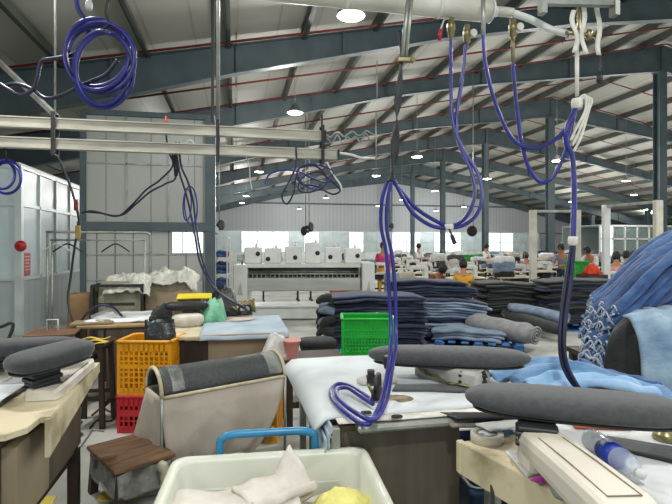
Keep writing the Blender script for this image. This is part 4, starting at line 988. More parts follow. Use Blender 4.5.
c = G(566, 497, RZ); mb = M(); mb.lathe([(.03, 0), (.04, .02), (.03, .035), (.02, .04), (.02, .06), (.0, .062)], 10, c, None, 1.3, 1); solo('drain_knob', mb, GALV, 'dull metal knob on the beige edge near the chalk', 'knob')
# near press arm
t = thing('pressing_buck', 'x', 'pressing buck', V((1.02, 1.3, RZ)))
n0 = G(537, 427, .95); n1 = G(646, 515, .95)
dv = (n1 - n0); Rm = rotm(dv); L = dv.length
mb = M(); rings = []
for s, w_, h0, h1 in ((-.05, .11, .08, .11), (-.02, .145, .075, .13), (.1, .16, .07, .145), (.55, .165, .06, .15), (.85, .17, .05, .15), (.97, .16, .05, .135), (1.03, .12, .06, .1)):
    c = V((n0.x, n0.y, RZ + .005)) + V((dv.x, dv.y, 0)) * s
    rings.append([c + Rm @ V((0, sy * w_ / 2, z_)) for sy, z_ in ((-.95, h0), (.95, h0), (1, h0 + .02), (1, h1 - .03), (.93, h1 - .008), (.8, h1), (-.8, h1), (-.93, h1 - .008), (-1, h1 - .03), (-1, h0 + .02))])
mb.loft(rings, False); arm_ = part('press_arm', mb, CREAM, t)
mb = M(); mb.box((n0.x, n0.y, RZ + .04), (.12, .1, .075), Rm, .01); part('pedestal', mb, CREAM, t); mb = M(); q_ = V((n1.x, n1.y, 0)) - V((dv.x, dv.y, 0)) * .1; mb.box((q_.x, q_.y, RZ + .028), (.14, .13, .054), Rm, .01); part('pedestal', mb, CREAM, t)
mb = M()
for sy in (-.042, .042): mb.tube(spline([V((n0.x, n0.y, RZ + .157)) + Rm @ V((.1, sy, -.006)), V((n0.x, n0.y, RZ + .157)) + Rm @ V((L * .5, sy * 1.05, 0)), V((n0.x, n0.y, RZ + .157)) + Rm @ V((L * .86, sy * 1.1, -.002))], 5), .0025, 5)
mb.tube([V((n0.x, n0.y, RZ + .155)) + Rm @ V((L * .86, sy, 0)) for sy in (-.046, .046)], .0025, 5); part('panel_groove', mb, PANELG, arm_)
A = P(465, 392, 1.97); B = P(700, 408, 1.70); A.z = 1.005; B.z = 1.015
buck('pressing_buck', 'long grey pressing buck on a big cream arm, cut off by the photo corner', A, B, .28, .088, PADM, .1, V((n0.x, n0.y, 0)) + Rm @ V((-.0, 0, 0)), .065, t)
# second foot of the far right machine + rusty clamp
c = G(664, 440, RZ + .02); t = thing('machine_foot', 'rusty brass coloured machine foot on the white cover at the photo edge', 'machine foot', c)
mb = M(); mb.lathe([(.045, 0), (.05, .012), (.04, .03), (.028, .04), (.028, .13)], 16, c + V((.01, 0, 0))); part('flange', mb, BRASS, t)
mb = M(); mb.lathe([(.032, .13), (.034, .15), (.0, .152)], 12, c + V((.01, 0, 0))); mb.box(c + V((.05, .0, .11)), (.08, .03, .03), None, .004); part('clamp', mb, BLACK, t)
# bottle lying on the cover
q1, q0 = G(640, 477, RZ + .05), G(590, 441, RZ + .05); dv = (q1 - q0); Rb = Matrix((V((0, 0, 1)).cross(dv.normalized()).normalized(), V((0, 0, 1)), dv.normalized())).transposed() if False else None
dz = dv.normalized(); dx = UP.cross(dz).normalized(); dy = dz.cross(dx); Rb = Matrix((dx, dy, dz)).transposed(); Lb = max(dv.length, .2)
t = thing('water_bottle', 'clear water bottle with blue label lying beside the cream arm', 'bottle', V((q0.x, q0.y, RZ + .02)))
q0.z = RZ + .062
mb = M(); mb.lathe([(0, 0), (.032, 0), (.04, .01), (.04, Lb * .2), (.037, Lb * .24), (.04, Lb * .28), (.04, Lb * .68), (.037, Lb * .72), (.04, Lb * .76), (.027, Lb * .9), (.015, Lb * .96), (.015, Lb)], 20, q0, Rb); part('bottle_body', mb, PET, t)
mb = M(); mb.lathe([(.0408, Lb * .34), (.0408, Lb * .62)], 20, q0, Rb); part('label', mb, BLUEL, t, label='blue printed label')
mb = M(); mb.lathe([(.016, Lb * .97), (.016, Lb + .012), (0, Lb + .013)], 14, q0, Rb); part('cap', mb, WHITE, t)

# loose leads on the aisle floor
def lead(pts, m_, lab, r=.008):
    mb = M(); mb.tube(spline([G(x_, y_, .009) for x_, y_ in pts], 6), r, 6); return solo('floor_cable', mb, m_, lab, 'cable')
lead([(92, 415), (102, 408), (112, 412), (116, 403), (108, 398), (100, 404)], REDP, 'red cable looped on the floor beside the red basket')
lead([(90, 428), (98, 420), (110, 421), (117, 414), (119, 407)], BLACK, 'black cable curving on the floor in front of the red cable')
lead([(80, 447), (88, 436), (93, 430), (104, 431)], GALV, 'short grey cable end on the floor by the table side panel')
c = G(76, 436, 0); mb = M(); mb.lathe([(.05, 0), (.05, .015), (.022, .02), (.022, .1), (.05, .105), (.05, .12)], 16, c); solo('thread_spool', mb, WOOD, 'brown thread spool standing on the floor beside the worn table', 'spool')
# ================================================================ garment rack
rky = 8.0
def gp(px, py): return YP(px, py, rky)
a, b = gp(46, 232), gp(150, 232); zt = a.z
t = thing('garment_rack', 'galvanised garment rack with two rails before the enclosure', 'rack', V(((a.x + b.x) / 2, rky, 0)))
mb = M(); mb.tube(spline([(b.x, rky, 0), (b.x, rky, zt - .25), (b.x, rky, zt - .06), (b.x - .03, rky, zt - .01), (b.x - .09, rky, zt), (b.x - .4, rky, zt), (a.x, rky, zt)], 5), .019, 8); part('outer_frame', mb, GALV, t)
for x_ in (a.x + .02,): mb = M(); mb.cyl((x_, rky, 0), (x_, rky, zt), .019, 8); part('upright', mb, GALV, t)
z2 = zt - .12; xr2 = gp(147, 240).x - .03
mb = M(); mb.cyl((a.x + .06, rky - .02, z2), (xr2, rky - .02, z2), .013, 8); part('hanging_rail', mb, GALV, t)
mb = M(); mb.cyl((xr2, rky - .02, 0), (xr2, rky - .02, z2), .013, 8); part('upright', mb, GALV, t)
mb = M(); mb.cyl((a.x + .09, rky - .02, 0), (a.x + .09, rky - .02, z2), .013, 8); part('upright', mb, GALV, t)
mb = M(); mb.cyl((a.x, rky, .15), (b.x, rky, .15), .015, 8); part('foot_rail', mb, GALV, t)
def hanger(px, py, m_, lab):
    c = gp(px, py); c.y = rky - .02; c.z = z2 + .013
    t_ = thing('clothes_hanger', lab, 'hanger', c)
    mb = M(); mb.tube(spline([c + V((-.018, 0, -.03)), c + V((-.012, 0, .0)), c + V((.006, 0, .008)), c + V((.016, 0, -.012)), c + V((.0, 0, -.045)), c + V((0, 0, -.07))], 5), .004, 6); part('hook', mb, GALV, t_)
    mb = M(); mb.tube(spline([c + V((-.2, 0, -.19)), c + V((-.12, 0, -.13)), c + V((-.03, 0, -.075)), c + V((.03, 0, -.075)), c + V((.12, 0, -.13)), c + V((.2, 0, -.19))], 5), .011, 8); part('shoulder_bar', mb, m_, t_)
hanger(116, 241, BLACK, 'black clothes hanger alone in the middle of the rack')
hanger(57, 241, WHITE, 'white clothes hanger by the rack post next to the frosted panes')
hanger(68, 241, BLACK, 'black clothes hanger beside the white one on the rack')

# ================================================================ wrapped bales on a cage trolley
cy = 7.0
b0, b1 = YP(92, 300, cy), YP(142, 300, cy)
t = thing('cage_trolley', 'dark steel cage trolley holding a film-covered fabric bale', 'trolley', V(((b0.x + b1.x) / 2, cy + .35, 0)))
zt = 1.07
mb = M()
for y_ in (cy, cy + .7):
    mb.bar((b0.x, y_, zt), (b1.x, y_, zt), .03, .035); mb.bar((b0.x, y_, .5), (b1.x, y_, .5), .03, .035); mb.bar((b0.x, y_, .2), (b1.x, y_, .2), .03, .035)
    for x_ in (b0.x, b1.x): mb.bar((x_, y_, .05), (x_, y_, zt), .035, .035)
for x_ in (b0.x, b1.x):
    for z_ in (.2, zt): mb.bar((x_, cy, z_), (x_, cy + .7, z_), .03, .03)
part('frame', mb, BLACK, t)
mb = M(); mb.box(((b0.x + b1.x) / 2, cy + .35, .21), (b1.x - b0.x, .7, .02)); part('deck', mb, DWOOD, t)
for x_ in (b0.x + .05, b1.x - .05):
    for y_ in (cy + .05, cy + .65): mb = M(); mb.lathe([(.02, -.02), (.05, -.015), (.05, .015), (.02, .02)], 12, (x_, y_, .05), rotx(PI / 2)); part('caster', mb, BLACK, t)
def bale(x0, x1, y0, y1, z0, z1, m_, lab, seed):
    mb = M(); rings = []; n = 14; w, d = x1 - x0, y1 - y0
    for i in range(n + 1):
        z = z0 + (z1 - z0) * i / n; k = 1 - .06 * (2 * i / n - 1) ** 4
        rings.append([V(((x0 + x1) / 2 + p.x * k + .02 * N(p.y * 4, z * 6, seed), (y0 + y1) / 2 + p.y * k + .02 * N(p.x * 4, z * 6, seed + 3), z + .02 * N(p.x * 5, p.y * 5, seed))) for p in rr_ring(w, d, .06, 0)])
    mb.loft(rings); return solo('fabric_bale', mb, m_, lab, 'bale')
bale(b0.x + .05, b1.x - .04, cy + .05, cy + .65, .225, 1.12, mat('khaki_fabric', '#8d8a74', '#77745f', .9, scale=6, bump=.3), 'khaki fabric bale standing in the dark cage trolley', 2)
c0, c1 = YP(142, 300, cy + .3), YP(193, 300, cy + .3)
bale(c0.x + .03, c1.x, cy + .3, cy + .95, 0.0, 1.1, mat('tan_fabric', '#a3957c', '#8a7d66', .9, scale=6, bump=.3), 'tan fabric bale on the floor beside the cage trolley', 6)
FILMW = mat('white_film_sheet', '#dcdcd2', '#c3c3b6', .2, scale=6, bump=.9, bscale=14, alpha=.7)
def crumple(name, lab, x0, x1, y0, y1, z0, hh, seed, drop=.25):
    def f(u, v):
        x_ = x0 + (x1 - x0) * u; y_ = y0 + (y1 - y0) * v
        z = z0 + hh * (.45 + .55 * N(u * 3, v * 2, seed)) * math.sin(PI * min(1, max(0, u))) ** .5 + .28 * hh * N(u * 7, v * 6, seed) + .1 * hh * N(u * 18, v * 14, seed)
        if v < .3: z -= drop * (1 - v / .3) ** 1.3 * (.8 + .35 * N(u * 2.5, 0, seed))
        return V((x_ + .03 * N(u * 9, v * 9, seed + 1), y_ + .03 * N(u * 7, v * 9, seed + 2), z))
    mb = M(); mb.sheet(f, 60, 34, .005); return solo(name, mb, FILMW, lab, 'plastic sheet')
crumple('plastic_sheet', 'crumpled milky plastic sheet heaped on the khaki bale', b0.x + .12, b1.x + .1, cy - .02, cy + .6, 1.1, .2, 3, .24)
crumple('plastic_sheet', 'crumpled milky plastic sheet heaped on the tan bale', c0.x - .12, c1.x + .06, cy + .22, cy + .9, 1.1, .27, 8, .18)
c = P(74, 300, 6.6)
bale(c.x - .1, c.x + .2, c.y, c.y + .4, .0, .95, mat('brown_carton', '#8a6c48', '#6f5536', .8, scale=3), 'brown carton stack behind the black cable and yellow tape', 11)
bale(c.x + .2, c.x + .34, c.y - .1, c.y + .2, .0, 1.06, mat('dark_sacking', '#4a4337', '#352f26', .9, scale=6), 'dark sacking roll against the cage trolley corner', 14)

# ================================================================ table behind the yellow basket
p0, p1 = G(84, 318, .8), G(150, 322, .8)
ay0, ay1 = 5.3, 6.3
ax0, ax1 = P(94, 320, 5.5).x, P(178, 320, 5.4).x
t = thing('work_table', 'brown work table with white cloth and dark scissors press, before the wrapped bales', 'table', V(((ax0 + ax1) / 2, (ay0 + ay1) / 2, 0)))
mb = M(); mb.box(((ax0 + ax1) / 2, (ay0 + ay1) / 2, .785), (ax1 - ax0, ay1 - ay0, .03), None, .006); part('table_top', mb, WOODT, t)
mb = M(); mb.box(((ax0 + ax1) / 2 + .12, ay0 + .05, .4), (ax1 - ax0 - .3, .025, .74)); mb.box((ax1 - .03, (ay0 + ay1) / 2, .4), (.025, ay1 - ay0 - .1, .74)); part('panel', mb, PANELB, t)
for x_ in (ax0 + .06, ax1 - .06):
    for y_ in (ay0 + .03, ay1 - .06): mb = M(); mb.box((x_, y_, .385), (.06, .05, .77)); part('leg', mb, DWOOD, t)
wc0 = P(97, 316, 5.5)
mb = M(); mb.sheet(lambda u, v: V((wc0.x + .0 + (ax1 - .15 - wc0.x) * u, ay0 + .12 + .8 * v, .81 + .03 * abs(N(u * 5, v * 4, 3)) + .05 * max(0, 1 - abs(u - .85) * 8) * v)), 22, 16, .012); solo('white_cloth', mb, WCLOTH, 'white cloth spread over the brown work table', 'cloth')
c = G(113, 316, .84); c.z = .84
t = thing('scissor_press', 'dark folding scissor frame with black cross bar on the white cloth', 'press', c)
mb = M(); mb.bar(c + V((-.22, 0, .0)), c + V((.12, 0, .13)), .025, .025); mb.bar(c + V((.12, .0, -.02)), c + V((-.12, .03, .14)), .025, .025); part('scissor_bar', mb, GALV, t)
mb = M(); mb.bar(c + V((-.14, 0, .13)), c + V((.22, 0, .125)), .05, .03); part('cross_bar', mb, BLACK, t)
mb = M(); mb.tube(spline([c + V((-.3, -.05, -.03)), c + V((-.24, -.05, .05)), c + V((-.14, -.03, .12)), c + V((0, -.03, .1)), c + V((.1, -.03, .0))], 5), .012, 8); part('hose_tail', mb, HOSED, t)
c = V((ax0 + .12, ay0 + .16, .811)); mb = M(); mb.box(c, (.4, .26, .02), rotz(.1), .004); solo('table_board', mb, PANELG, 'loose grey board on the corner by the black cable', 'board'); 
# ---- small press with yellow folder
bx0, bx1, by0, by1 = P(172, 330, 4.7).x, P(206, 330, 4.7).x + .02, 4.55, 5.3
t = thing('press_bench', 'narrow dark bench under the small cream press', 'bench', V(((bx0 + bx1) / 2, 4.9, 0)))
mb = M(); mb.box(((bx0 + bx1) / 2, (by0 + by1) / 2, .775), (bx1 - bx0, by1 - by0, .03), None, .004); part('bench_top', mb, BEIGE, t)
for x_ in (bx0 + .04, bx1 - .04):
    for y_ in (by0 + .04, by1 - .04): mb = M(); mb.box((x_, y_, .38), (.05, .05, .76)); part('leg', mb, DWOOD, t)
mb = M(); mb.box(((bx0 + bx1) / 2, by0 + .06, .6), (bx1 - bx0 - .04, .02, .28)); part('apron', mb, DWOOD, t)
c = G(188, 326, .79); c.z = .79
t = thing('small_press', 'small cream press with black padded top between the two far tables', 'press', c)
mb = M(); mb.loft([[c + V((.16 * k * math.cos(2 * PI * q / 20), .11 * k * math.sin(2 * PI * q / 20), z_)) for q in range(20)] for z_, k in ((0, .8), (.01, .86), (.05, 1.0), (.1, .98), (.12, .8), (.13, .5))]); part('press_body', mb, CREAM, t)
mb = M(); mb.pad(.44, .2, .09, rotz(.1), c + V((-.02, .05, .2)), .2, 14, 18); part('padded_top', mb, BLACK, t)
mb = M(); mb.box(c + V((0, .04, .145)), (.1, .09, .06)); part('neck', mb, BLACK, t)
c2 = c + V((.02, .3, .27)); 
mb = M(); mb.box(c2 + V((.02, 0, .0)), (.36, .22, .02), rotz(.05) @ rotx(.12), .006); solo('yellow_folder', mb, mat('lemon_tray', '#e6cf1c', '#d6be14', .4, scale=4), 'flat yellow tray lying behind the black padded top', 'tray')
mb = M(); mb.box(c2 + V((-.05, .03, -.16)), (.3, .2, .26), None, .02); solo('grey_carton', mb, PANELG, 'low grey carton under the yellow tray', 'carton')
wadded('green_cloth', 'crumpled pale green plastic bag beside the small press', 'bag', c + V((.25, .12, 0)), .26, .26, .26, mat('pale_green_plastic', '#7fc09a', '#5fa57e', .4, scale=6, bump=.5), 5)
wadded('black_bag', 'crumpled black plastic bag behind the green one', 'bag', c + V((.34, .5, .0)), .36, .3, .34, mat('black_film', '#15181a', '#2a2e30', .25, scale=8, bump=.6, bscale=20), 12)
wadded('dark_cloth', 'dark crumpled cloth at the edge of the white cloth', 'cloth', c + V((-.27, .35, .02)), .3, .26, .16, BLKD, 15)

# ================================================================ far pressing table with pale blue cover
qx0, qx1, qy0, qy1 = P(203, 338, 4.5).x, P(285, 338, 4.55).x, 4.52, 5.6
t = thing('pressing_table', 'greige pressing table with blue-grey cover, the far iron on it', 'table', V(((qx0 + qx1) / 2, 4.9, 0)))
mb = M(); mb.box(((qx0 + qx1) / 2, (qy0 + qy1) / 2, .785), (qx1 - qx0, qy1 - qy0, .035), None, .006); part('table_top', mb, WOODT, t)
mb = M(); mb.box(((qx0 + qx1) / 2, qy0 + .04, .4), (qx1 - qx0 - .06, .02, .74)); mb.box((qx0 + .04, (qy0 + qy1) / 2, .4), (.02, qy1 - qy0 - .1, .74)); mb.box((qx1 - .04, (qy0 + qy1) / 2, .4), (.02, qy1 - qy0 - .1, .74)); part('panel', mb, PANELG, t)
for x_ in (qx0 + .03, qx1 - .03):
    for y_ in (qy0 + .05, qy1 - .05): mb = M(); mb.box((x_, y_, .385), (.045, .045, .77)); part('leg', mb, DWOOD, t)
mb = M(); mb.sheet(lambda u, v: V((qx0 - .02 + (qx1 - qx0 + .05) * u, qy0 - .03 + (qy1 - qy0) * v, .81 + .01 * N(u * 4, v * 4, 3) - .05 * max(0, .06 - v) / .06)), 22, 20, .014); solo('table_cover', mb, COVERB, 'blue-grey padded cover on the greige table', 'cover')
c = G(233, 319, .825); mb = M(); mb.lathe([(0, .004), (.22, .004), (.23, 0)], 20, c + V((0, 0, 0)), None, 1, .7); solo('iron_mark', mb, mat('pinkish_pad', '#c9b3a6', '#bfb2a8', .9, scale=8), 'pinkish scorched pad under the far iron', 'pad')
c = G(246, 316, .83); t = iron('steam_iron', 'far steam iron with tangled fittings at the end of the navy hoses', V((c.x, c.y, .832)), .5, DWOOD, .8)
mb = M()
for k in range(4): mb.tube(spline([V((-.1, .02, .08)), V((-.05 + .04 * k, .06 - .03 * k, .16)), V((.05, .05 - .04 * k, .12 + .02 * k)), V((.08, -.02 * k, .04))], 5), .01, 6)
part('fitting', mb, BRASS, t, False)
# dark table and stool behind the middle table
sx = G(317, 349, .55)
t = thing('low_table', 'low dark wooden table with a red edge carrying the pink cup', 'table', V((P(291, 356, 4.5).x, 4.5, 0)))
x0 = P(283, 356, 4.5).x; x1 = P(345, 356, 4.5).x
mb = M(); mb.box(((x0 + x1) / 2, 4.5, .565), (x1 - x0, .5, .03), None, .004); part('table_top', mb, DWOOD, t)
mb = M(); mb.box(((x0 + x1) / 2, 4.243, .568), (x1 - x0, .012, .026)); part('edge_strip', mb, RED, t, label='red edge strip')
for x_ in (x0 + .04, x1 - .04):
    for y_ in (4.3, 4.7): mb = M(); mb.box((x_, y_, .275), (.05, .05, .55)); part('leg', mb, DWOOD, t)
mb = M(); mb.bar((x0 + .04, 4.3, .2), (x1 - .04, 4.3, .2), .03, .05); mb.bar((x0 + .04, 4.7, .32), (x1 - .04, 4.7, .32), .03, .05); part('stretcher', mb, DWOOD, t)
c = P(292, 357, 4.4); c.z = .58
t = thing('plastic_cup', 'tall pink plastic cup on the low dark table', 'cup', c)
mb = M(); mb.lathe([(.05, 0), (.052, .01), (.07, .16), (.08, .165), (.08, .18), (.072, .18), (.048, .02), (.0, .018)], 20, c); part('cup_body', mb, PINK, t)
wadded('plastic_bag', 'small crumpled white plastic bag beside the pink cup', 'bag', c + V((-.15, .08, 0)), .24, .2, .22, mat('white_bag', '#d8d8d4', '#b9b9b4', .3, scale=9, bump=.7, bscale=20, alpha=.9), 21)
c = P(317, 352, 5.3); c = V((c.x, c.y, 0))
t = thing('padded_stool', 'wooden stool with black padded seat by the green basket', 'stool', c, .1)
mb = M(); mb.pad(.42, .34, .1, None, (0, 0, .56), .0, 18, 20); part('seat', mb, BLKD, t, False)
for s1 in (-1, 1):
    for s2 in (-1, 1): mb = M(); mb.bar((s1 * .13, s2 * .11, .52), (s1 * .16, s2 * .14, 0), .035, .035); part('leg', mb, DWOOD, t, False)
mb = M(); mb.box((0, 0, .5), (.32, .26, .04)); mb.bar((-.15, -.13, .2), (.15, -.13, .2), .025, .03); mb.bar((-.15, .13, .2), (.15, .13, .2), .025, .03); part('frame', mb, DWOOD, t, False)
c = P(367, 340, 5.5); c = V((c.x, c.y, 0))
basket('plastic_basket', 'bright green lattice basket in front of the navy denim pallet', c + V((0, 0, .4)), .57, .42, .42, GRN, -.2, None, .035)
basket('plastic_basket', 'second green basket underneath, hidden to the rim by the middle table', c, .57, .42, .4, GRN, -.2, None, .035)

# ================================================================ pallets of folded jeans
def pallet(lab, c, w, d, rz):
    t = thing('pallet', lab, 'pallet', c, rz)
    for i in range(3):
        mb = M(); mb.box((0, -d / 2 + .06 + (d - .12) * i / 2, .012), (w, .1, .024)); part('runner', mb, BLUEP, t, False)
    for i in range(3):
        for j in range(3): 
            mb = M(); mb.box((-w / 2 + .07 + (w - .14) * i / 2, -d / 2 + .06 + (d - .12) * j / 2, .07), (.14, .11, .092), None, .006); part('block', mb, BLUEP, t, False)
    mb = M()
    for i in range(7): mb.box((-w / 2 + .06 + (w - .12) * i / 6, 0, .127), (.11, d, .022), None, .004)
    part('deck', mb, BLUEP, t, False)
    return t
def jean_mesh(L, W, T, seed, droop=.03, fold=True, nu=22):
    """a pair of jeans folded flat lengthwise, thick rounded edges, wavy, ends drooping"""
    mb = M(); rings = []
    for i in range(nu + 1):
        u = i / nu; x_ = (u - .5) * L; e = 1 - .25 * max(0, abs(2 * u - 1) - .9) * 10
        w = W * (1 + .05 * N(u * 3, seed, 1) - .12 * abs(u - .5)); h = T * 1.3 * e * (1 + .3 * N(u * 4, seed, 2))
        zc = T / 2 - droop * (abs(2 * u - 1) ** 3) + .06 * N(u * 2.6, 4.4, 3) + .010 * N(u * 7, seed, 6); yo = .05 * N(u * 2.2, seed, 7)
        ring = []
        for k in range(16):
            a = 2 * PI * k / 16; ca, sa = math.cos(a), math.sin(a)
            ring.append(V((x_ + .012 * N(k, seed, u * 3), yo + w / 2 * math.copysign(abs(ca) ** .32, ca), zc + h / 2 * math.copysign(abs(sa) ** .5, sa) + .009 * N(u * 14, a * 2, seed))))
        rings.append(ring)
    return mb.loft(rings)
JM = [mesh_of('folded_jeans', jean_mesh(1.0, .5, .06, s), NAVY) for s in range(6)]
def jean(c, rz, sx, sy, sz, m_, lab, grp, i, tilt=0.0, hem=None):
    me = remat(JM[i % 6], m_)
    o = bpy.data.objects.new('folded_jeans', me); C.objects.link(o); o.location = c; o.rotation_euler = (0, tilt, rz); o.scale = (sx, sy, sz)
    o['label'] = lab; o['category'] = 'jeans'
    if grp: o['group'] = grp
    return o
def pile(c, rz, w, d, n, m_list, lab, grp, z0, T=.062, jit=.05, cols=1, lean=0.0, top=None, tilt=0.0):
    R = rotz(rz); rnd = random.Random(len(lab) * 7 + n)
    for k in range(n):
        for j in range(cols):
            dd = d / cols; off = R @ V((rnd.uniform(-jit, jit) + lean * k, -d / 2 + dd * (j + .5) + rnd.uniform(-.02, .02), 0))
            jean(c + off + UP * (z0 + k * T + (.004 if j else 0)), rz + rnd.uniform(-.04, .04), w * rnd.uniform(.94, 1.04), dd / .5 * rnd.uniform(.96, 1.02), T / .06 * .97, m_list[(k // 2 + j) % len(m_list)] if top is None or k < n - top[0] else top[1], lab if top is None or k < n - top[0] else top[2], grp if top is None or k < n - top[0] else top[3], rnd.randrange(6), tilt * min(1, k / 6) + rnd.uniform(-.012, .012))
# front navy pallet
c = G(381, 357, 0); c = V((c.x, c.y + .35, 0))
RZP = -.1
pallet('blue plastic pallet under the navy jeans behind the green basket', c, 1.3, .8, RZP)
pile(c, RZP, 1.38, .84, 18, [NAVY, NAVY2, NAVY], 'navy jeans folded flat in the pallet stack behind the green basket', 'navy jeans on the front pallet', .14, .041, .05, 1)
R = rotz(RZP); rnd = random.Random(4)
for k in range(17):     # bundled leg ends bulging from the left end
    q = c + R @ V((-.72 + rnd.uniform(-.05, .04), -.36 + .1 * (k % 4) + rnd.uniform(-.02, .02), .24 + .15 * (k // 4) + rnd.uniform(-.02, .02)))
    mb = M(); dr = R @ V((-1, rnd.uniform(-.4, .4), rnd.uniform(-.5, .3))).normalized()
    mb.tube(spline([q - dr * .1, q + dr * .03, q + dr * .09 + V((0, 0, -.02)), q + dr * .12 + V((0, 0, -.06))], 4), [.055, .058, .06, .062, .064, .06, .056, .05, .05, .045, .04, .03, .02], 9)
    solo('rolled_leg_end', mb, BLKG if k % 3 else GREYB, 'dark rolled trouser leg end bulging from the navy stack beside the black stool', 'jeans', 'rolled leg ends of the front pallet')
# second pallet behind: grey-blue jeans with navy on top
c = G(455, 347, 0); c = V((c.x, c.y + .75, 0)); RZQ = -.12
pallet('blue plastic pallet under the grey-blue jeans in mid floor', c, 1.5, .9, RZQ)
pile(c, RZQ + PI, 1.5, .9, 13, [GREYB, GREYB, NAVY, GREYB], 'grey-blue jeans folded flat in the mid-floor pallet stack', 'grey-blue jeans on the middle pallet', .14, .044, .11, 1, 0, (0, NAVY, '', ''), -.05)
pile(c + V((-.05, .15, 0)), RZQ, 1.35, .8, 6, [NAVY2, NAVY], 'navy jeans lying on top of the grey-blue stack', 'navy jeans on the middle pallet', .14 + 13 * .044 + .02, .046, .11, 1, 0, None, .05)
c2 = c + V((-.95, -.35, 0))
pile(c2, RZQ + .5, .6, .6, 13, [GREYB, MIDB, GREYB], 'short grey-blue jeans bundle folded beside the navy pallet', 'grey-blue bundles between the pallets', .0, .043, .05, 1)
# front low pallet with the grey rolls
c = G(490, 352, 0); c = V((c.x, c.y + .35, 0)); RZG = -.5
pallet('blue plastic pallet at the front of the floor under the grey denim rolls', c, 1.3, .8, RZG)
def roll(lab, p0, p1, r, m_, seed, fl=.75):
    p0, p1 = V(p0), V(p1); d = (p1 - p0); x = d.normalized(); y = UP.cross(x).normalized(); rings = []
    for i in range(17):
        u = i / 16; cc = p0.lerp(p1, u); e = 1 - (.35 * max(0, .12 - min(u, 1 - u)) / .12)
        rings.append([cc + y * (r * e * 1.15 * math.cos(a) * (1 + .08 * N(u * 4, a, seed))) + UP * (r * fl * e * math.sin(a) * (1 + .1 * N(u * 5, a * 1.5, seed + 2)) + .02 * N(u * 3, seed, 4)) for a in [2 * PI * k / 18 for k in range(18)]])
    mb = M(); mb.loft(rings); t_ = solo('denim_roll', mb, m_, lab, 'denim roll')
    mb = M(); sp_ = []
    for k in range(46):
        a = k * .42; rr = r * .9 * (1 - k / 48); sp_.append(p1 + x * (.012 + .01 * N(k, 1, seed)) + y * (1.1 * rr * math.cos(a)) + UP * (fl * rr * math.sin(a)))
    mb.tube(sp_, r * .07, 6); part('rolled_end', mb, m_, t_)
a0, a1 = G(470, 322, .33), G(535, 336, .24)
roll('thick grey denim roll lying across the front pallet, end towards the camera', a0, a1, .215, GREYD, 3)
a0, a1 = G(512, 315, .3), G(561, 331, .2); roll('grey denim roll with a black end lying beside the thick one', a0 + V((.0, .25, 0)), a1, .13, BLKG, 6)
a0, a1 = G(520, 309, .45), G(575, 320, .33); roll('grey-blue denim roll at the back of the front pallet', a0 + V((.0, .35, 0)), a1 + V((0, .2, 0)), .13, GREYB, 9)
pile(c + V((-.15, .1, 0)), RZG, 1.1, .6, 3, [GREYB], 'grey-blue jeans lying flat on the front pallet under the rolls', 'flat jeans on the front pallet', .14, .05, .04, 1)
# black-green stack and black stack behind
c = P(521, 300, 9.6); c = V((c.x, c.y + .4, 0))
pallet('blue plastic pallet under the black-green trousers', c, 1.4, .9, -.15)
pile(c, -.15, 1.4, .9, 15, [BLKG, BLKD, BLKG], 'black-green trousers folded flat in the sloping stack behind the rolls', 'black-green trousers', .14, .048, .09, 1, .003, None, .045)
c = P(590, 300, 9.2); c = V((c.x, c.y + .4, 0))
pallet('blue plastic pallet under the tall black stack before the white posts', c, 1.4, .9, -.2)
pile(c, -.2, 1.5, .9, 18, [BLKD, NAVY2, BLKD], 'black trousers folded flat in the tall stack before the white posts', 'black trousers', .14, .045, .06, 1, 0, None, -.02)

# ================================================================ the denim mound on the right
mc = P(640, 330, 4.35)
BASEZ = .48
t = thing('low_platform', 'low platform carrying the blue denim mound', 'platform', V((mc.x + .7, mc.y + .5, 0)), -YAW)
mb = M(); mb.box((0, 0, BASEZ - .03), (1.4, 1.1, .05)); part('deck', mb, DWOOD, t, False)
for s1 in (-1, 1):
    for s2 in (-1, 1): mb = M(); mb.box((s1 * .64, s2 * .48, (BASEZ - .055) / 2), (.07, .07, BASEZ - .055)); part('leg', mb, DWOOD, t, False)
def drape(path, wid, th, side, m_, seed, lab, grp, fringe=None, nu=30, nv=10, wob=.02):
    """a pair of jeans draped along a 3D path; side: unit vector across"""
    sp_ = spline(path, 8); L = len(sp_) - 1
    def f(u, v):
        k = min(int(u * L), L - 1); p = sp_[k].lerp(sp_[k + 1], u * L - k)
        s = (v - .5) * wid * (1 + .08 * N(u * 3, seed, 5)) + .04 * N(u * 2, seed, 9)
        # ridges: the legs and their seams
        h = wob * math.sin(v * PI * 4 + seed) + wob * 1.3 * N(u * 5, v * 5, seed) - .05 * (abs(v - .5) * 2) ** 4 * .6
        return p + side * s + UP * h
    mb = M(); mb.sheet(f, nu, nv, th); o = solo('draped_jeans', mb, m_, lab, 'jeans', grp)
    if fringe:
        mb = M(); rnd = random.Random(seed); mb.tube([f(0, k / 14) for k in range(15)], th * .3, 6); d0 = (sp_[1] - sp_[0]).normalized()
        for k in range(fringe):
            v = (k + .5) / fringe; p = f(0, v) - d0 * .0 + UP * rnd.uniform(-th, th) * .6
            mb.tube(spline([p + d0 * .02, p - d0 * rnd.uniform(.005, .015) + side * rnd.uniform(-.015, .015), p - d0 * rnd.uniform(.012, .03) + V((rnd.uniform(-.015, .015), rnd.uniform(-.015, .015), rnd.uniform(-.04, .01)))], 3), rnd.uniform(.002, .004), 5)
        part('frayed_hem', mb, FRAY, o, label='frayed white hem')
    return o
side = FW.copy()
rnd = random.Random(11)
blues = [MIDB, MIDB2, MIDB, MIDB, MIDB2]
nl = 15
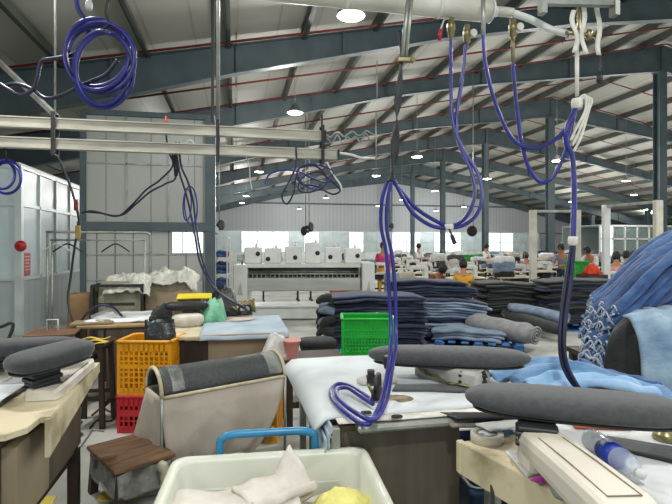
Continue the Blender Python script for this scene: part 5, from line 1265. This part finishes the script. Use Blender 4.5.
for j in range(4):
    aa = 4.1 + .33 * j
    for k in range(nl):
        f_ = k / (nl - 1)
        if f_ < .3 and j > 1: continue
        px0 = 592 + 15 * f_ ** 1.5 + rnd.uniform(-4, 4) - 2 * j; py0 = 366 - 60 * f_ - 3 * j
        s0 = P(px0, py0, aa); dz_ = s0.z
        # rises to the right over the heap and levels off at the top
        g = [s0, P(px0 + 16, py0 - 7 - 5 * f_, aa + .02), P(px0 + 34, py0 - 24 - 8 * f_ * f_, aa + .06), P(px0 + 56, py0 - 42 - 8 * f_, aa + .1), P(px0 + 84, py0 - 58 - 8 * f_ + rnd.uniform(-2, 2), aa + .15), P(px0 + 125, py0 - 62 - 6 * f_, aa + .2)]
        drape(g, .36, .03, side, blues[(k + j) % 5], k * 4 + j, 'blue jeans sloping up the mound, frayed hem at the lower end', 'sloping jeans of the blue mound', (12 if j == 0 else 5), 30, 16, .026)
# a few loose lower pairs at the left foot
for k in range(4):
    s0 = P(588 + 3 * k, 366 - 9 * k, 4.1); drape([s0, s0 + RT * .15 + UP * .03, s0 + RT * .4 + UP * .02], .4, .04, side, [MIDB, LBLUE, MIDB2, MIDB][k], 60 + k, 'blue jeans at the low foot of the mound beside the black trousers', 'jeans at the foot of the mound', 10, 10, 8, .012)
# black trousers hanging at the front of the mound, then a faded light pair
ca = 3.62
for k in range(4):
    xo = 3 * k; dz = .012 * k
    pth = [P(628 + 1.0 * xo, 420, ca - .05 + .03 * k), P(628 + 1.0 * xo, 395, ca - .04 + .03 * k), P(629 + 1.0 * xo, 355, ca + .03 * k), P(632 + xo, 334, ca + .05 + .03 * k), P(639 + .8 * xo, 322, ca + .14 + .02 * k), P(648 + .8 * xo, 317, ca + .3), P(658, 316, ca + .5)]
    drape(pth, .3, .02, (RT * .85 + FW * -.5).normalized(), BLKD, 80 + k, 'black trousers hanging in front of the blue mound', 'black trousers at the mound front', None, 24, 16, .016)
pth = [P(676, 425, ca - .22), P(676, 400, ca - .2), P(673, 360, ca - .14), P(668, 335, ca - .08), P(661, 320, ca), P(653, 314, ca + .15), P(645, 313, ca + .35)]
drape(pth, .38, .03, (RT * .9 + FW * -.3).normalized(), FADE, 91, 'faded light blue jeans hanging beside the black trousers', None, None, 26, 16, .02)
pth = [P(690, 425, ca - .16), P(690, 395, ca - .14), P(688, 350, ca - .06), P(682, 325, ca), P(674, 313, ca + .1), P(664, 308, ca + .3)]
drape(pth, .34, .03, (RT * .9 + FW * -.3).normalized(), FADE, 95, 'faded jeans hanging at the photo edge, half cut off', None, None, 24, 12, .012)
# folded pairs stacked inside the mound
cc_ = P(655, 330, 4.75); rnd_ = random.Random(3)
for k in range(15):
    o = jean(V((cc_.x + .15 + .012 * k, cc_.y, BASEZ + .052 * k)), -YAW + rnd_.uniform(-.12, .12), .95 - .018 * k, 1.9, .85, [MIDB, MIDB2, MIDB][k % 3], 'folded blue jeans inside the mound under the sloping pairs', 'folded jeans inside the mound', k)
# small table with the light blue jeans
c = P(585, 385, 2.85); c.z = 0
t = thing('side_table', 'small side table under the light blue jeans', 'table', V((c.x + .12, c.y + .12, 0)), -YAW + .35)
mb = M(); mb.box((0, 0, .765), (.62, .4, .03)); part('table_top', mb, WOODT, t, False)
for s1 in (-1, 1):
    for s2 in (-1, 1): mb = M(); mb.box((s1 * .27, s2 * .16, .375), (.04, .04, .75)); part('leg', mb, GALV, t, False)
def lb(pts, wid, m_, seed, lab, wob=.02): return drape(pts, wid, .022, (FW * .9 - RT * .3).normalized(), m_, seed, lab, None, None, 30, 16, wob)
lb([P(504, 381, 2.9), P(525, 374, 2.9), P(550, 367, 2.9), P(577, 366, 2.88), P(605, 375, 2.82), P(632, 383, 2.76), P(655, 388, 2.7)], .36, LBLUE, 3, 'light blue jeans spread on the side table behind the nearest pad', .02)
lb([P(528, 388, 2.7), P(552, 381, 2.72), P(580, 378, 2.72), P(612, 382, 2.7), P(640, 388, 2.66)], .26, mat('pale_wash_denim', '#7fa9d2', '#a3c4e2', .9, scale=7, bump=.35, bscale=26), 13, 'pale washed jeans leg lying in front of the light blue pair', .022)
lb([P(575, 364, 3.0), P(600, 372, 2.98), P(625, 379, 2.96), P(652, 384, 2.9)], .22, MIDB2, 23, 'brighter blue jeans leg lying along the back of the light blue pair', .02)
# ================================================================ white quilting machine
qc = P(304, 318, 10.9); qc.z = 0
t = thing('quilting_machine', 'long white quilting machine with a row of white heads, in mid hall', 'machine', qc, -YAW * .75)
LG = mat('pale_machine_grey', '#d3d6d1', '#c2c6c0', .45, scale=3); MG = mat('mid_machine_grey', '#aeb1aa', '#9b9e98', .5, scale=3, stretch=(.3, 3, 3))
for nm, x_, w_, h_ in (('end_cabinet', -1.36, .3, 1.2), ('end_cabinet', 1.4, .28, 1.24)):
    mb = M(); mb.box((x_, .1, h_ / 2), (w_, .9, h_), None, .02); o = part(nm, mb, LG, t, False)
    mb = M(); mb.prism([(-.06, 0), (.06, 0), (.01, .3)], -.004, .004)
    for i, p in enumerate(mb.v): mb.v[i] = V((x_ + p.x, -.355 + p.z, .55 + p.y))
    part('cover_plate', mb, MG, o, False)
mb = M(); mb.box((0, .1, .15), (2.5, .8, .26), None, .015); mb.box((0, .1, .29), (2.6, .86, .03)); part('base_beam', mb, LG, t, False)
mb = M(); mb.box((0, -.05, .765), (2.46, .5, .28), None, .015); part('work_beam', mb, MG, t, False)
mb = M(); mb.box((0, -.02, 1.17), (2.5, .5, .09), None, .01); part('bridge', mb, LG, t, False)
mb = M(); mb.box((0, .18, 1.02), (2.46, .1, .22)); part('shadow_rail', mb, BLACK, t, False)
for k in range(3):
    mb = M(); mb.cyl((-1.22, -.22 + .08 * k, .99 + .04 * k), (1.22, -.22 + .08 * k, .99 + .04 * k), .018, 8); part('roller', mb, GALV, t, False)
mb = M()
for k in range(26): mb.box((-1.2 + 2.4 * k / 25, -.27, .95), (.02, .03, .09))
part('needle_bar', mb, GALV, t, False)
for k in range(6):
    x_ = -1.12 + .44 * k; w_ = .36; h_ = (.36, .34, .38, .46, .36, .34)[k]
    mb = M(); mb.box((x_, .0, 1.215 + h_ / 2), (w_, .34, h_), None, .02); o = part('sewing_head', mb, WHITE, t, False)
    mb = M(); mb.lathe([(0, .03), (.045, .02), (.05, 0)], 14, (x_ + (.12, -.1, .05, .1, -.06, .1)[k], -.17, 1.215 + h_ * (.6, .3, .35, .5, .4, .5)[k]), rotx(PI / 2)); part('tension_knob', mb, BLACK, o, False)
    mb = M(); mb.cyl((x_, .05, 1.215 + h_), (x_, .05, 1.3 + h_), .01, 6); mb.lathe([(.03, 0), (.02, .08), (0, .09)], 10, (x_ + .06, .05, 1.215 + h_)); part('thread_cone', mb, TAPEW, o, False)
mb = M(); mb.box((-1.36, -.1, 1.34), (.2, .05, .14), rotx(-.3), .008); mb.cyl((-1.36, -.08, 1.19), (-1.36, -.08, 1.3), .02, 8); part('control_panel', mb, mat('green_screen_case', '#4c7a70', '#9fa89f', .4, scale=8), t, False)
for x_ in (-1.3, 1.3):
    for y_ in (-.2, .4): mb = M(); mb.cyl((x_, y_, 0), (x_, y_, .05), .05, 10); part('foot', mb, BLACK, t, False)
# rack of blue cloth beside the enclosure
rc = P(222, 300, 15.0); rc.z = 0
t = thing('cloth_rack', 'white shelf rack of blue cloth stacks just past the sheeted enclosure', 'rack', rc, -YAW)
mb = M()
for x_ in (-.2, .2):
    for y_ in (-.2, .2): mb.box((x_, y_, .95), (.03, .03, 1.9))
part('post', mb, WHITE, t, False)
for z_ in (.25, .75, 1.25, 1.85): mb = M(); mb.box((0, 0, z_), (.44, .44, .025)); part('shelf', mb, WHITE, t, False)
for k, z_ in enumerate((.262, .762, 1.262)):
    for q in range(4 if k < 2 else 2):
        jean(rc + UP * (z_ + .085 * q), -YAW, .36, .8, 1.4, [MIDB, NAVY, MIDB][k] if q % 2 else MIDB2, 'blue cloth folded in the stacks on the white shelf rack', 'blue cloth on the white rack', q + k)
mb = M(); mb.box(rc + V((.16, -.1, 1.36)), (.1, .1, .16), None, .01); solo('red_carton', mb, RED, 'small red carton on the white shelf rack', 'carton')

# ================================================================ white post frames
def frame(p0, p1, py, a0, a1, lab, m0, m1):
    b0 = P(p0, 250, a0); b1 = P(p1, 250, a1); h = P(p0, py, a0).z
    t = thing('post_frame', lab, 'frame', V(((b0.x + b1.x) / 2, (b0.y + b1.y) / 2, 0)))
    for b, m_ in ((b0, m0), (b1, m1)):
        mb = M(); mb.box((b.x, b.y, h / 2), (.16, .12, h), rotz(-YAW), .01); mb.box((b.x, b.y, .015), (.3, .3, .03)); part('post', mb, m_, t)
    mb = M(); mb.bar((b0.x, b0.y, h - .03), (b1.x, b1.y, h - .03), .08, .06); part('top_bar', mb, GALV, t)
    return t
OFFW = mat('off_white_post', '#cfcdbf', '#b7b4a4', .5, scale=4)
frame(533, 577, 210, 12.2, 12.2, 'pale post frame behind the tall black stack, first of the two', OFFW, OFFW)
frame(606, 658, 205, 11.6, 10.4, 'brighter white post frame beside the broad ridge column', WHITE, OFFW)

# ================================================================ sewing stations
WT = mat('light_table_laminate', '#d3c8ab', '#bfb394', .5, scale=4)
def sew_table(lab, grp, loc):
    t = thing('sewing_table', lab, 'table', loc, 0, grp)
    mb = M(); mb.box((0, 0, .765), (1.15, .55, .03), None, .006); part('table_top', mb, WT, t, False)
    for s in (-1, 1):
        mb = M(); mb.box((s * .5, 0, .03), (.05, .5, .05)); mb.box((s * .5, .05, .4), (.05, .07, .72)); part('leg', mb, DWOOD, t, False)
    mb = M(); mb.box((0, .12, .3), (1.0, .04, .05)); mb.box((.12, .05, .66), (.3, .2, .16)); part('motor_bar', mb, BLACK, t, False)
    return t
def sew_machine(lab, grp, loc):
    t = thing('sewing_machine', lab, 'sewing machine', loc, 0, grp)
    mb = M(); mb.box((0, 0, .02), (.48, .18, .04), None, .008); part('bed', mb, WHITE, t, False)
    mb = M(); mb.box((.18, 0, .16), (.12, .14, .26), None, .015); mb.box((-.02, 0, .27), (.42, .13, .1), None, .02); mb.box((-.2, 0, .19), (.07, .1, .14), None, .01); part('arm', mb, WHITE, t, False)
    mb = M(); mb.cyl((-.2, 0, .05), (-.2, 0, .14), .006, 6); part('needle', mb, GALV, t, False)
    mb = M(); mb.lathe([(.02, 0), (.07, .005), (.07, .03), (.02, .035)], 14, (.25, 0, .25), roty(PI / 2)); part('hand_wheel', mb, BLACK, t, False)
    return t
def thread_stand(lab, grp, loc):
    t = thing('thread_stand', lab, 'thread stand', loc, 0, grp)
    mb = M(); mb.cyl((0, 0, 0), (0, 0, .62), .008, 6); mb.bar((-.15, 0, .6), (.15, 0, .6), .015, .012); mb.bar((-.15, 0, .18), (.15, 0, .18), .06, .012); part('stand', mb, GALV, t, False)
    for s in (-.11, .0, .11): mb = M(); mb.lathe([(.035, 0), (.035, .01), (.018, .13), (.0, .132)], 10, (s, 0, .19)); part('thread_cone', mb, TAPEW, t, False)
    return t
rnd = random.Random(5)
T0 = M0 = S0 = W0 = None
stations = []
BM = [mesh_of('garment_bundle', jean_mesh(.5, .34, .13, 20 + s, .02), NAVY) for s in range(4)]
for y, px0, px1, sp in ((11.9, 396, 545, 1.75), (14.3, 262, 700, 1.75), (16.9, 396, 700, 1.8), (19.9, 270, 700, 1.9), (23.4, 396, 690, 2.1), (27.4, 396, 690, 2.3), (32.2, 396, 690, 2.6), (38.2, 396, 690, 3.0)):
    x = YP(px0, 250, y).x + .5; x1 = YP(px1, 250, y).x
    while x < x1:
        xx = x + rnd.uniform(-.08, .08); x += sp * .82
        if abs(xx - 16) < .8 or abs(xx - 35) < .8: continue
        if y < 13 and any(abs(xx - P(q, 250, a_).x) < .8 and abs(y - P(q, 250, a_).y) < .6 for q, a_ in ((533, 12.2), (577, 12.2), (606, 11.6), (658, 10.4))): continue
        if y > gy - .8 and y < gy + 4.5 and gx0 - .7 < xx < gx0 + gw + .7: continue
        near = y < 13
        tl, tg = ('wood-topped sewing table in the row just behind the pallets', 'sewing tables of the nearest row') if near else ('sewing table in the far rows of the hall', 'sewing tables of the far rows')
        ml, mg = ('white sewing machine in the row just behind the pallets', 'sewing machines of the nearest row') if near else ('white sewing machine in the far rows of the hall', 'sewing machines of the far rows')
        sl, sg = ('thread stand in the row just behind the pallets', 'thread stands of the nearest row') if near else ('thread stand in the far rows of the hall', 'thread stands of the far rows')
        L_ = V((xx, y, 0))
        if T0 is None: T0 = sew_table(tl, tg, L_)
        else: dup(T0, L_, 0, tl, tg)
        Lm = V((xx + .1, y + .02, .78))
        if M0 is None: M0 = sew_machine(ml, mg, Lm)
        else: dup(M0, Lm, rnd.choice((0, PI)), ml, mg)
        Ls = V((xx + .42, y + .19, .78))
        if S0 is None: S0 = thread_stand(sl, sg, Ls)
        else: dup(S0, Ls, 0, sl, sg)
        if rnd.random() < .9:
            for q in range(rnd.randint(1, 4)):
                m_ = rnd.choice([NAVY, GREYB, WCLOTH, GREYB, LCLOTH, MIDB, WCLOTH, GCLOTH, BLKD, PADM])
                o = bpy.data.objects.new('garment_bundle', remat(BM[q % 4], m_)); C.objects.link(o); o.location = (xx - .32, y - .02, .785 + .13 * q); o.rotation_euler = (0, 0, rnd.uniform(-.3, .3))
                o['label'] = 'folded garment bundle on a sewing table beyond the pallets'; o['category'] = 'garment'; o['group'] = 'garment bundles on the sewing tables'
        stations.append((xx, y))
for i, (px, a_) in enumerate(((338, 14.8), (352, 14.8), (343, 17.5))):
    c = P(px, 290, a_); c.z = 0
    basket('plastic_basket', ('orange lattice basket seen under the quilting machine', 'orange lattice basket under the quilting machine, next to its end cabinet', 'orange lattice basket furthest back under the quilting machine')[i], c, .46, .36, .42, ORG, 0)
c = P(490, 284, 11.2); c.z = 0
basket('plastic_basket', 'orange basket full of brown bundles beside the worker in yellow', c, .5, .4, .72, ORG, -.1)
for q in range(3): wadded('brown_bundle', 'brown cloth bundle heaped in the orange basket, %s' % ('lowest in the heap', 'middle of the heap', 'topmost of the heap')[q], 'bundle', c + V((.06 * (q - 1), 0, .62 + .05 * q)), .34, .3, .16, mat('brown_cloth_%d' % q, ('#5a3420', '#6b4026', '#40291b')[q], '#2e1d13', .9, scale=8), 30 + q)
c = P(577, 280, 11.4); c.z = 0
basket('plastic_basket', 'tall green basket standing behind the navy hose and black stack', c, .4, .34, 1.25, GRN, 0)
c = P(469, 262, 19); c.z = 0
basket('plastic_basket', 'wide green bin far behind the worker in yellow', c + V((0, 0, .9)), .9, .5, .36, GRN, 0); 
mb = M(); mb.box(c + V((0, 0, .45)), (1.0, .6, .9), None, .01); solo('carton_block', mb, WOODT, 'big tan carton under the far wide green bin', 'carton')
c = P(592, 280, 10.9); c.z = .9
wadded('red_bundle', 'bright orange-red cloth bundle on the black stack by the white post', 'bundle', V((c.x, c.y, .98)), .34, .3, .22, mat('orange_red_cloth', '#d8421f', '#b33418', .9, scale=8, bump=.3), 41)
mb = M(); mb.box((c.x, c.y, .49), (.5, .4, .96), None, .01); solo('carton_block', mb, DWOOD, 'dark carton under the orange-red bundle', 'carton')
c0, c1 = P(575, 272, 12.8), P(672, 272, 11.4)
t = thing('cutting_table', 'long white topped table behind the white posts', 'table', V(((c0.x + c1.x) / 2, (c0.y + c1.y) / 2, 0)))
mb = M(); mb.bar((c0.x, c0.y, .93), (c1.x, c1.y, .93), .6, .05); part('table_top', mb, WHITE, t)
for s in (.05, .5, .95):
    c = c0.lerp(c1, s); mb = M(); mb.box((c.x, c.y, .45), (.08, .5, .9)); part('leg', mb, WHITE, t)
# the loudspeaker-like blue drum in front of the worker with pink shirt: barrel and pink basin
c = P(392, 292, 9.6); c.z = 0
t = thing('fabric_drum', 'grey drum with a magenta lower band behind the navy pallet', 'drum', c)
mb = M(); mb.lathe([(.15, .62), (.16, .66), (.16, 1.05), (.14, 1.08), (0, 1.09)], 20, c); part('drum_body', mb, mat('slate_drum', '#7f8895', '#6c7582', .5, scale=4), t)
mb = M(); mb.lathe([(.16, 0), (.19, .4), (.19, .64), (.15, .7)], 20, c); part('lower_band', mb, mat('magenta_band', '#b3294f', '#982243', .5, scale=4), t, label='magenta lower band')
c = P(378, 299, 7.6)
mb = M(); mb.lathe([(0, -.02), (.03, -.02), (.035, -.012), (.075, -.012), (.085, 0), (.075, .012), (0, .014)], 22, c, rotx(PI / 2)); solo('cable_reel', mb, BLACK, 'small round black reel lying against the top of the navy stack', 'reel')

# ================================================================ people
def skin_mesh(name, nodes, edges, m_, sub=1, root=0):
    me = bpy.data.meshes.new('tmp'); me.from_pydata([n[:3] for n in nodes], edges, [])
    ob = bpy.data.objects.new('tmp', me); C.objects.link(ob)
    ob.modifiers.new('s', 'SKIN')
    for i, n in enumerate(nodes):
        sv = me.skin_vertices[0].data[i]; r = n[3]; sv.radius = (r, n[4] if len(n) > 4 else r); sv.use_root = (i == root)
    md = ob.modifiers.new('u', 'SUBSURF'); md.levels = sub; md.render_levels = sub
    dg = bpy.context.evaluated_depsgraph_get(); dg.update()
    out = bpy.data.meshes.new_from_object(ob.evaluated_get(dg)); out.name = name
    bpy.data.objects.remove(ob); out.materials.clear(); out.materials.append(m_)
    for p in out.polygons: p.use_smooth = True
    return out
def pose_nodes(kind, lean, bow):
    """joints, facing -Y"""
    sit = kind == 'sit'; pz = .5 if sit else .9
    def up(h, y0=0.0):
        return (0, -math.sin(lean) * h, pz + math.cos(lean) * h)
    pel = up(0); wa = up(.16); ch = up(.36); nk = up(.5)
    hd = V(nk) + V((0, -math.sin(lean + bow) * .1, math.cos(lean + bow) * .1)); hm = V(nk) + V((0, -math.sin(lean + bow) * .19 - .015, math.cos(lean + bow) * .19)); ht = V(nk) + V((0, -math.sin(lean + bow) * .265, math.cos(lean + bow) * .265))
    n = [pel + (.135, .105), wa + (.12, .095), ch + (.145, .1), nk + (.055, .055), tuple(hd) + (.065, .075), tuple(hm) + (.075, .092), tuple(ht) + (.055, .065)]
    e = [(0, 1), (1, 2), (2, 3), (3, 4), (4, 5), (5, 6)]
    arms = []; legs = []
    for s in (-1, 1):
        sh = V(ch) + V((s * .165, 0, .06)); el = sh + V((s * .06, -.1 - .1 * lean, -.24)); wr = el + V((-s * .1, -.23, .03 if sit else -.02))
        if kind == 'idle': el = sh + V((s * .05, .01, -.28)); wr = el + V((0, -.06, -.24))
        b = len(n); n += [tuple(sh) + (.055,), tuple(el) + (.042,), tuple(wr) + (.028,)]; d = (wr - el).normalized(); pal = wr + d * .07; n.append(tuple(pal) + (.034, .02))
        e += [(2, b), (b, b + 1), (b + 1, b + 2), (b + 2, b + 3)]; arms.append(b)
        sd_ = d.cross(V((0, 0, 1))); sd_ = sd_.normalized() if sd_.length > .1 else V((1, 0, 0))
        for k in range(4):
            q = len(n); o1 = pal + d * .045 + sd_ * (.021 * (k - 1.5)); o2 = o1 + d * (.028 + .008 * (k in (1, 2))) + V((0, 0, -.015)); n += [tuple(o1) + (.0095,), tuple(o2) + (.0075,)]; e += [(b + 3, q), (q, q + 1)]
        q = len(n); th = wr + d * .045 - sd_ * .04 * s; n += [tuple(th) + (.011,), tuple(th + d * .035) + (.009,)]; e += [(b + 3, q), (q, q + 1)]
        hp = V(pel) + V((s * .09, 0, -.05))
        if sit: kn = hp + V((s * .05, -.42, .02)); an = V((kn.x, kn.y + .02, .09))
        else: kn = V((s * .1, -.03, .48)); an = V((s * .11, .02, .09))
        b = len(n); n += [tuple(hp) + (.085,), tuple(kn) + (.058,), tuple(an) + (.042,), (an.x, an.y - .13, .04, .035)]; e += [(0, b), (b, b + 1), (b + 1, b + 2), (b + 2, b + 3)]; legs.append(b)
    nose = hm + V((0, -.1 * math.cos(lean + bow), -.012 - .1 * math.sin(lean + bow)))
    return n, e, arms, legs, hm, ht, nose
def person(px, a_, kind, rz, shirt, trousers, lab, lean=.12, bow=.2, hair=HAIR, sc_=1.0, apron=None):
    c = P(px, 260, a_); c.z = 0
    t = thing('person', lab, 'person', c, rz); t.scale = (sc_,) * 3
    n, e, arms, legs, hm, ht, nose = pose_nodes(kind, lean, bow)
    o = bpy.data.objects.new('body', skin_mesh('body', n, e, SKIN)); C.objects.link(o); o.parent = t
    def sub(ids, grow, nm, m_, over=None):
        mp = {k: i for i, k in enumerate(ids)}; nn = []
        for k in ids:
            x = n[k]; r = [q + grow for q in x[3:]]
            nn.append(tuple(x[:3]) + tuple(r))
        ee = [(mp[p], mp[q]) for p, q in e if p in mp and q in mp]
        o_ = bpy.data.objects.new(nm, skin_mesh(nm, nn, ee, m_)); C.objects.link(o_); o_.parent = t
    sub([0, 1, 2] + [b + i for b in arms for i in (0, 1)], .018, 'shirt', shirt)
    sub([0] + [b + i for b in legs for i in (0, 1, 2)], .014, 'trousers', trousers)
    mb = M(); R = rotx(lean + bow); hc = hm + V((0, .02, .02))
    mb.lathe([(.0, .125), (.06, .112), (.095, .07), (.105, .01), (.1, -.05), (.07, -.1), (.0, -.1)], 14, hc + V((0, .012, 0)), R, .88, 1.02); part('hair', mb, hair, t, False)
    mb = M(); mb.lathe([(.0, .03), (.012, .02), (.018, -.012), (.0, -.018)], 8, hm + V((0, -.085, -.01)), R); part('nose', mb, SKIN, t, False)
    for s in (-1, 1): mb = M(); mb.lathe([(0, .009), (.011, 0), (0, -.009)], 8, hm + V((s * .03, -.085, .02)), R); part('eye', mb, BLACK, t, False)
    if kind == 'sit':
        st = bpy.data.objects.new
        k = thing('work_stool', 'plain stool under the %s' % lab.split(',')[0].replace('person', 'seated worker'), 'stool', c, rz)
        mb = M(); mb.box((0, .02, .39), (.34, .3, .03), None, .006); part('seat', mb, WOOD, k, False)
        for s1 in (-1, 1):
            for s2 in (-1, 1): mb = M(); mb.bar((s1 * .13, .02 + s2 * .11, .38), (s1 * .15, .02 + s2 * .13, 0), .03, .03); part('leg', mb, DWOOD, k, False)
    return t
def shade(n_, c1, c2): return mat(n_, c1, c2, .9, scale=9, bump=.2)
PK, YE, WH, BL, GY, CR, RS = shade('pink_shirt', '#c93a78', '#a82d63'), shade('mustard_shirt', '#e0a52e', '#c98f20'), shade('white_shirt', '#dcdad4', '#c6c3bc'), shade('blue_shirt', '#5f8fc4', '#4a78ab'), shade('grey_shirt', '#8b8a98', '#75748a'), shade('cream_shirt', '#d8c99a', '#c2b283'), shade('rose_shirt', '#dba0a0', '#c78888')
person(383, 15, 'idle', -.4, PK, YE, 'person in a pink shirt and yellow trousers standing by the quilting machine', .02, .1)
person(464, 10.9, 'sit', PI * .92, YE, NAVY, 'person in a mustard shirt, back turned, seated at a sewing table', .1, .15)
person(432, 11.6, 'sit', .35, shade('brown_shirt', '#7a4a35', '#613a2a'), BLKD, 'person in a brown shirt, head bowed deep over the table', .45, .55)
person(417, 20.5, 'stand', .8, WH, BLKD, 'person in white standing tall by a ridge column far back', .1, .1)
person(563, 14.5, 'stand', -.9, GY, NAVY, 'person in a grey shirt standing bent near the green basket', .25, .25)
person(593, 13.6, 'stand', -1.1, WH, BLKD, 'person in a white shirt bending forward between the white posts', .5, .3)
person(617, 13.2, 'sit', PI * .8, RS, NAVY, 'person in a rose shirt, seated just past the bright post', .2, .25, sc_=1.12)
person(629, 14.6, 'sit', PI * .9, CR, BLKD, 'person in a cream shirt, seated behind the long white table', .2, .2, sc_=1.12)
person(641, 15.8, 'sit', PI * 1.1, shade('olive_shirt', '#7c7a4c', '#66643d'), BLKD, 'person in an olive shirt, seated before the far glass room', .25, .3, sc_=1.12)
person(652, 13.0, 'sit', PI * .85, BL, NAVY, 'person in a light blue shirt, seated next to the broad column', .3, .3, sc_=1.05)
person(508, 17.6, 'sit', PI, WH, NAVY, 'person in white, seated behind the orange basket in mid hall', .2, .2)
person(527, 16.2, 'sit', PI * .9, shade('lilac_shirt', '#9a93b5', '#857ea2'), NAVY, 'person in a lilac shirt, seated beside the pale post', .2, .2, sc_=1.08)
person(603, 20.4, 'stand', .3, GY, BLKD, 'person in dull grey standing far behind the bending worker', .1, .1)
person(443, 22.6, 'sit', PI, BL, NAVY, 'person in blue, seated far back above the bowed worker', .2, .2)
person(484, 21.2, 'stand', .6, WH, NAVY, 'person in pale clothes standing beside a ridge column in mid hall', .15, .2)
person(545, 19.3, 'sit', PI * 1.1, RS, BLKD, 'person in faded rose, seated between the two pale posts', .2, .3)

# ================================================================ light: the hall's own lamps and daylight from the open front
def lamp(p, w, down=False):
    l = bpy.data.lights.new('lamp', 'AREA' if down else 'POINT')
    if down: l.shape = 'DISK'; l.size = .38
    else: l.shadow_soft_size = .17
    l.energy = w; l.color = (1.0, .985, .95)
    o = bpy.data.objects.new('lamp_light', l); C.objects.link(o); o.location = p
    return o
LW = 225
for p in LPOS: lamp(p + V((0, 0, -.24)), LW)
for x_, y_ in ((-4.5, 1.0), (.3, -.6), (5.2, .2), (10, 1.0), (-1.9, 4.6), (5.8, 5.0), (10.5, 6.5), (15.5, 9.5), (21, 14), (20.5, 20), (27, 24), (26, 32), (9, 12.5), (12.5, 16.5), (30, 40), (22, 44), (4, 36), (-3, 22), (33, 30)):
    lamp(V((x_, y_, LZ - .24)), LW * (.5 if y_ < 7 else .65 if y_ < 18 else 1), y_ < 7)
wd = bpy.data.worlds.new('world'); SC.world = wd; wd.use_nodes = True
bg = wd.node_tree.nodes['Background']; bg.inputs['Color'].default_value = (.86, .93, 1.0, 1); bg.inputs['Strength'].default_value = .7

cam = bpy.data.cameras.new('camera'); co = bpy.data.objects.new('camera', cam); C.objects.link(co)
cam.sensor_width = 36; cam.sensor_fit = 'HORIZONTAL'; cam.lens = FPX / 672 * 36; cam.shift_y = -6 / 672
co.location = CAM; co.rotation_euler = (PI / 2, 0, -YAW); cam.clip_start = .05; cam.clip_end = 200
SC.camera = co
SC.view_settings.view_transform = 'Standard'; SC.view_settings.look = 'None'; SC.view_settings.gamma = 1; SC.view_settings.use_curve_mapping = False
SC.view_settings.exposure = 0.22
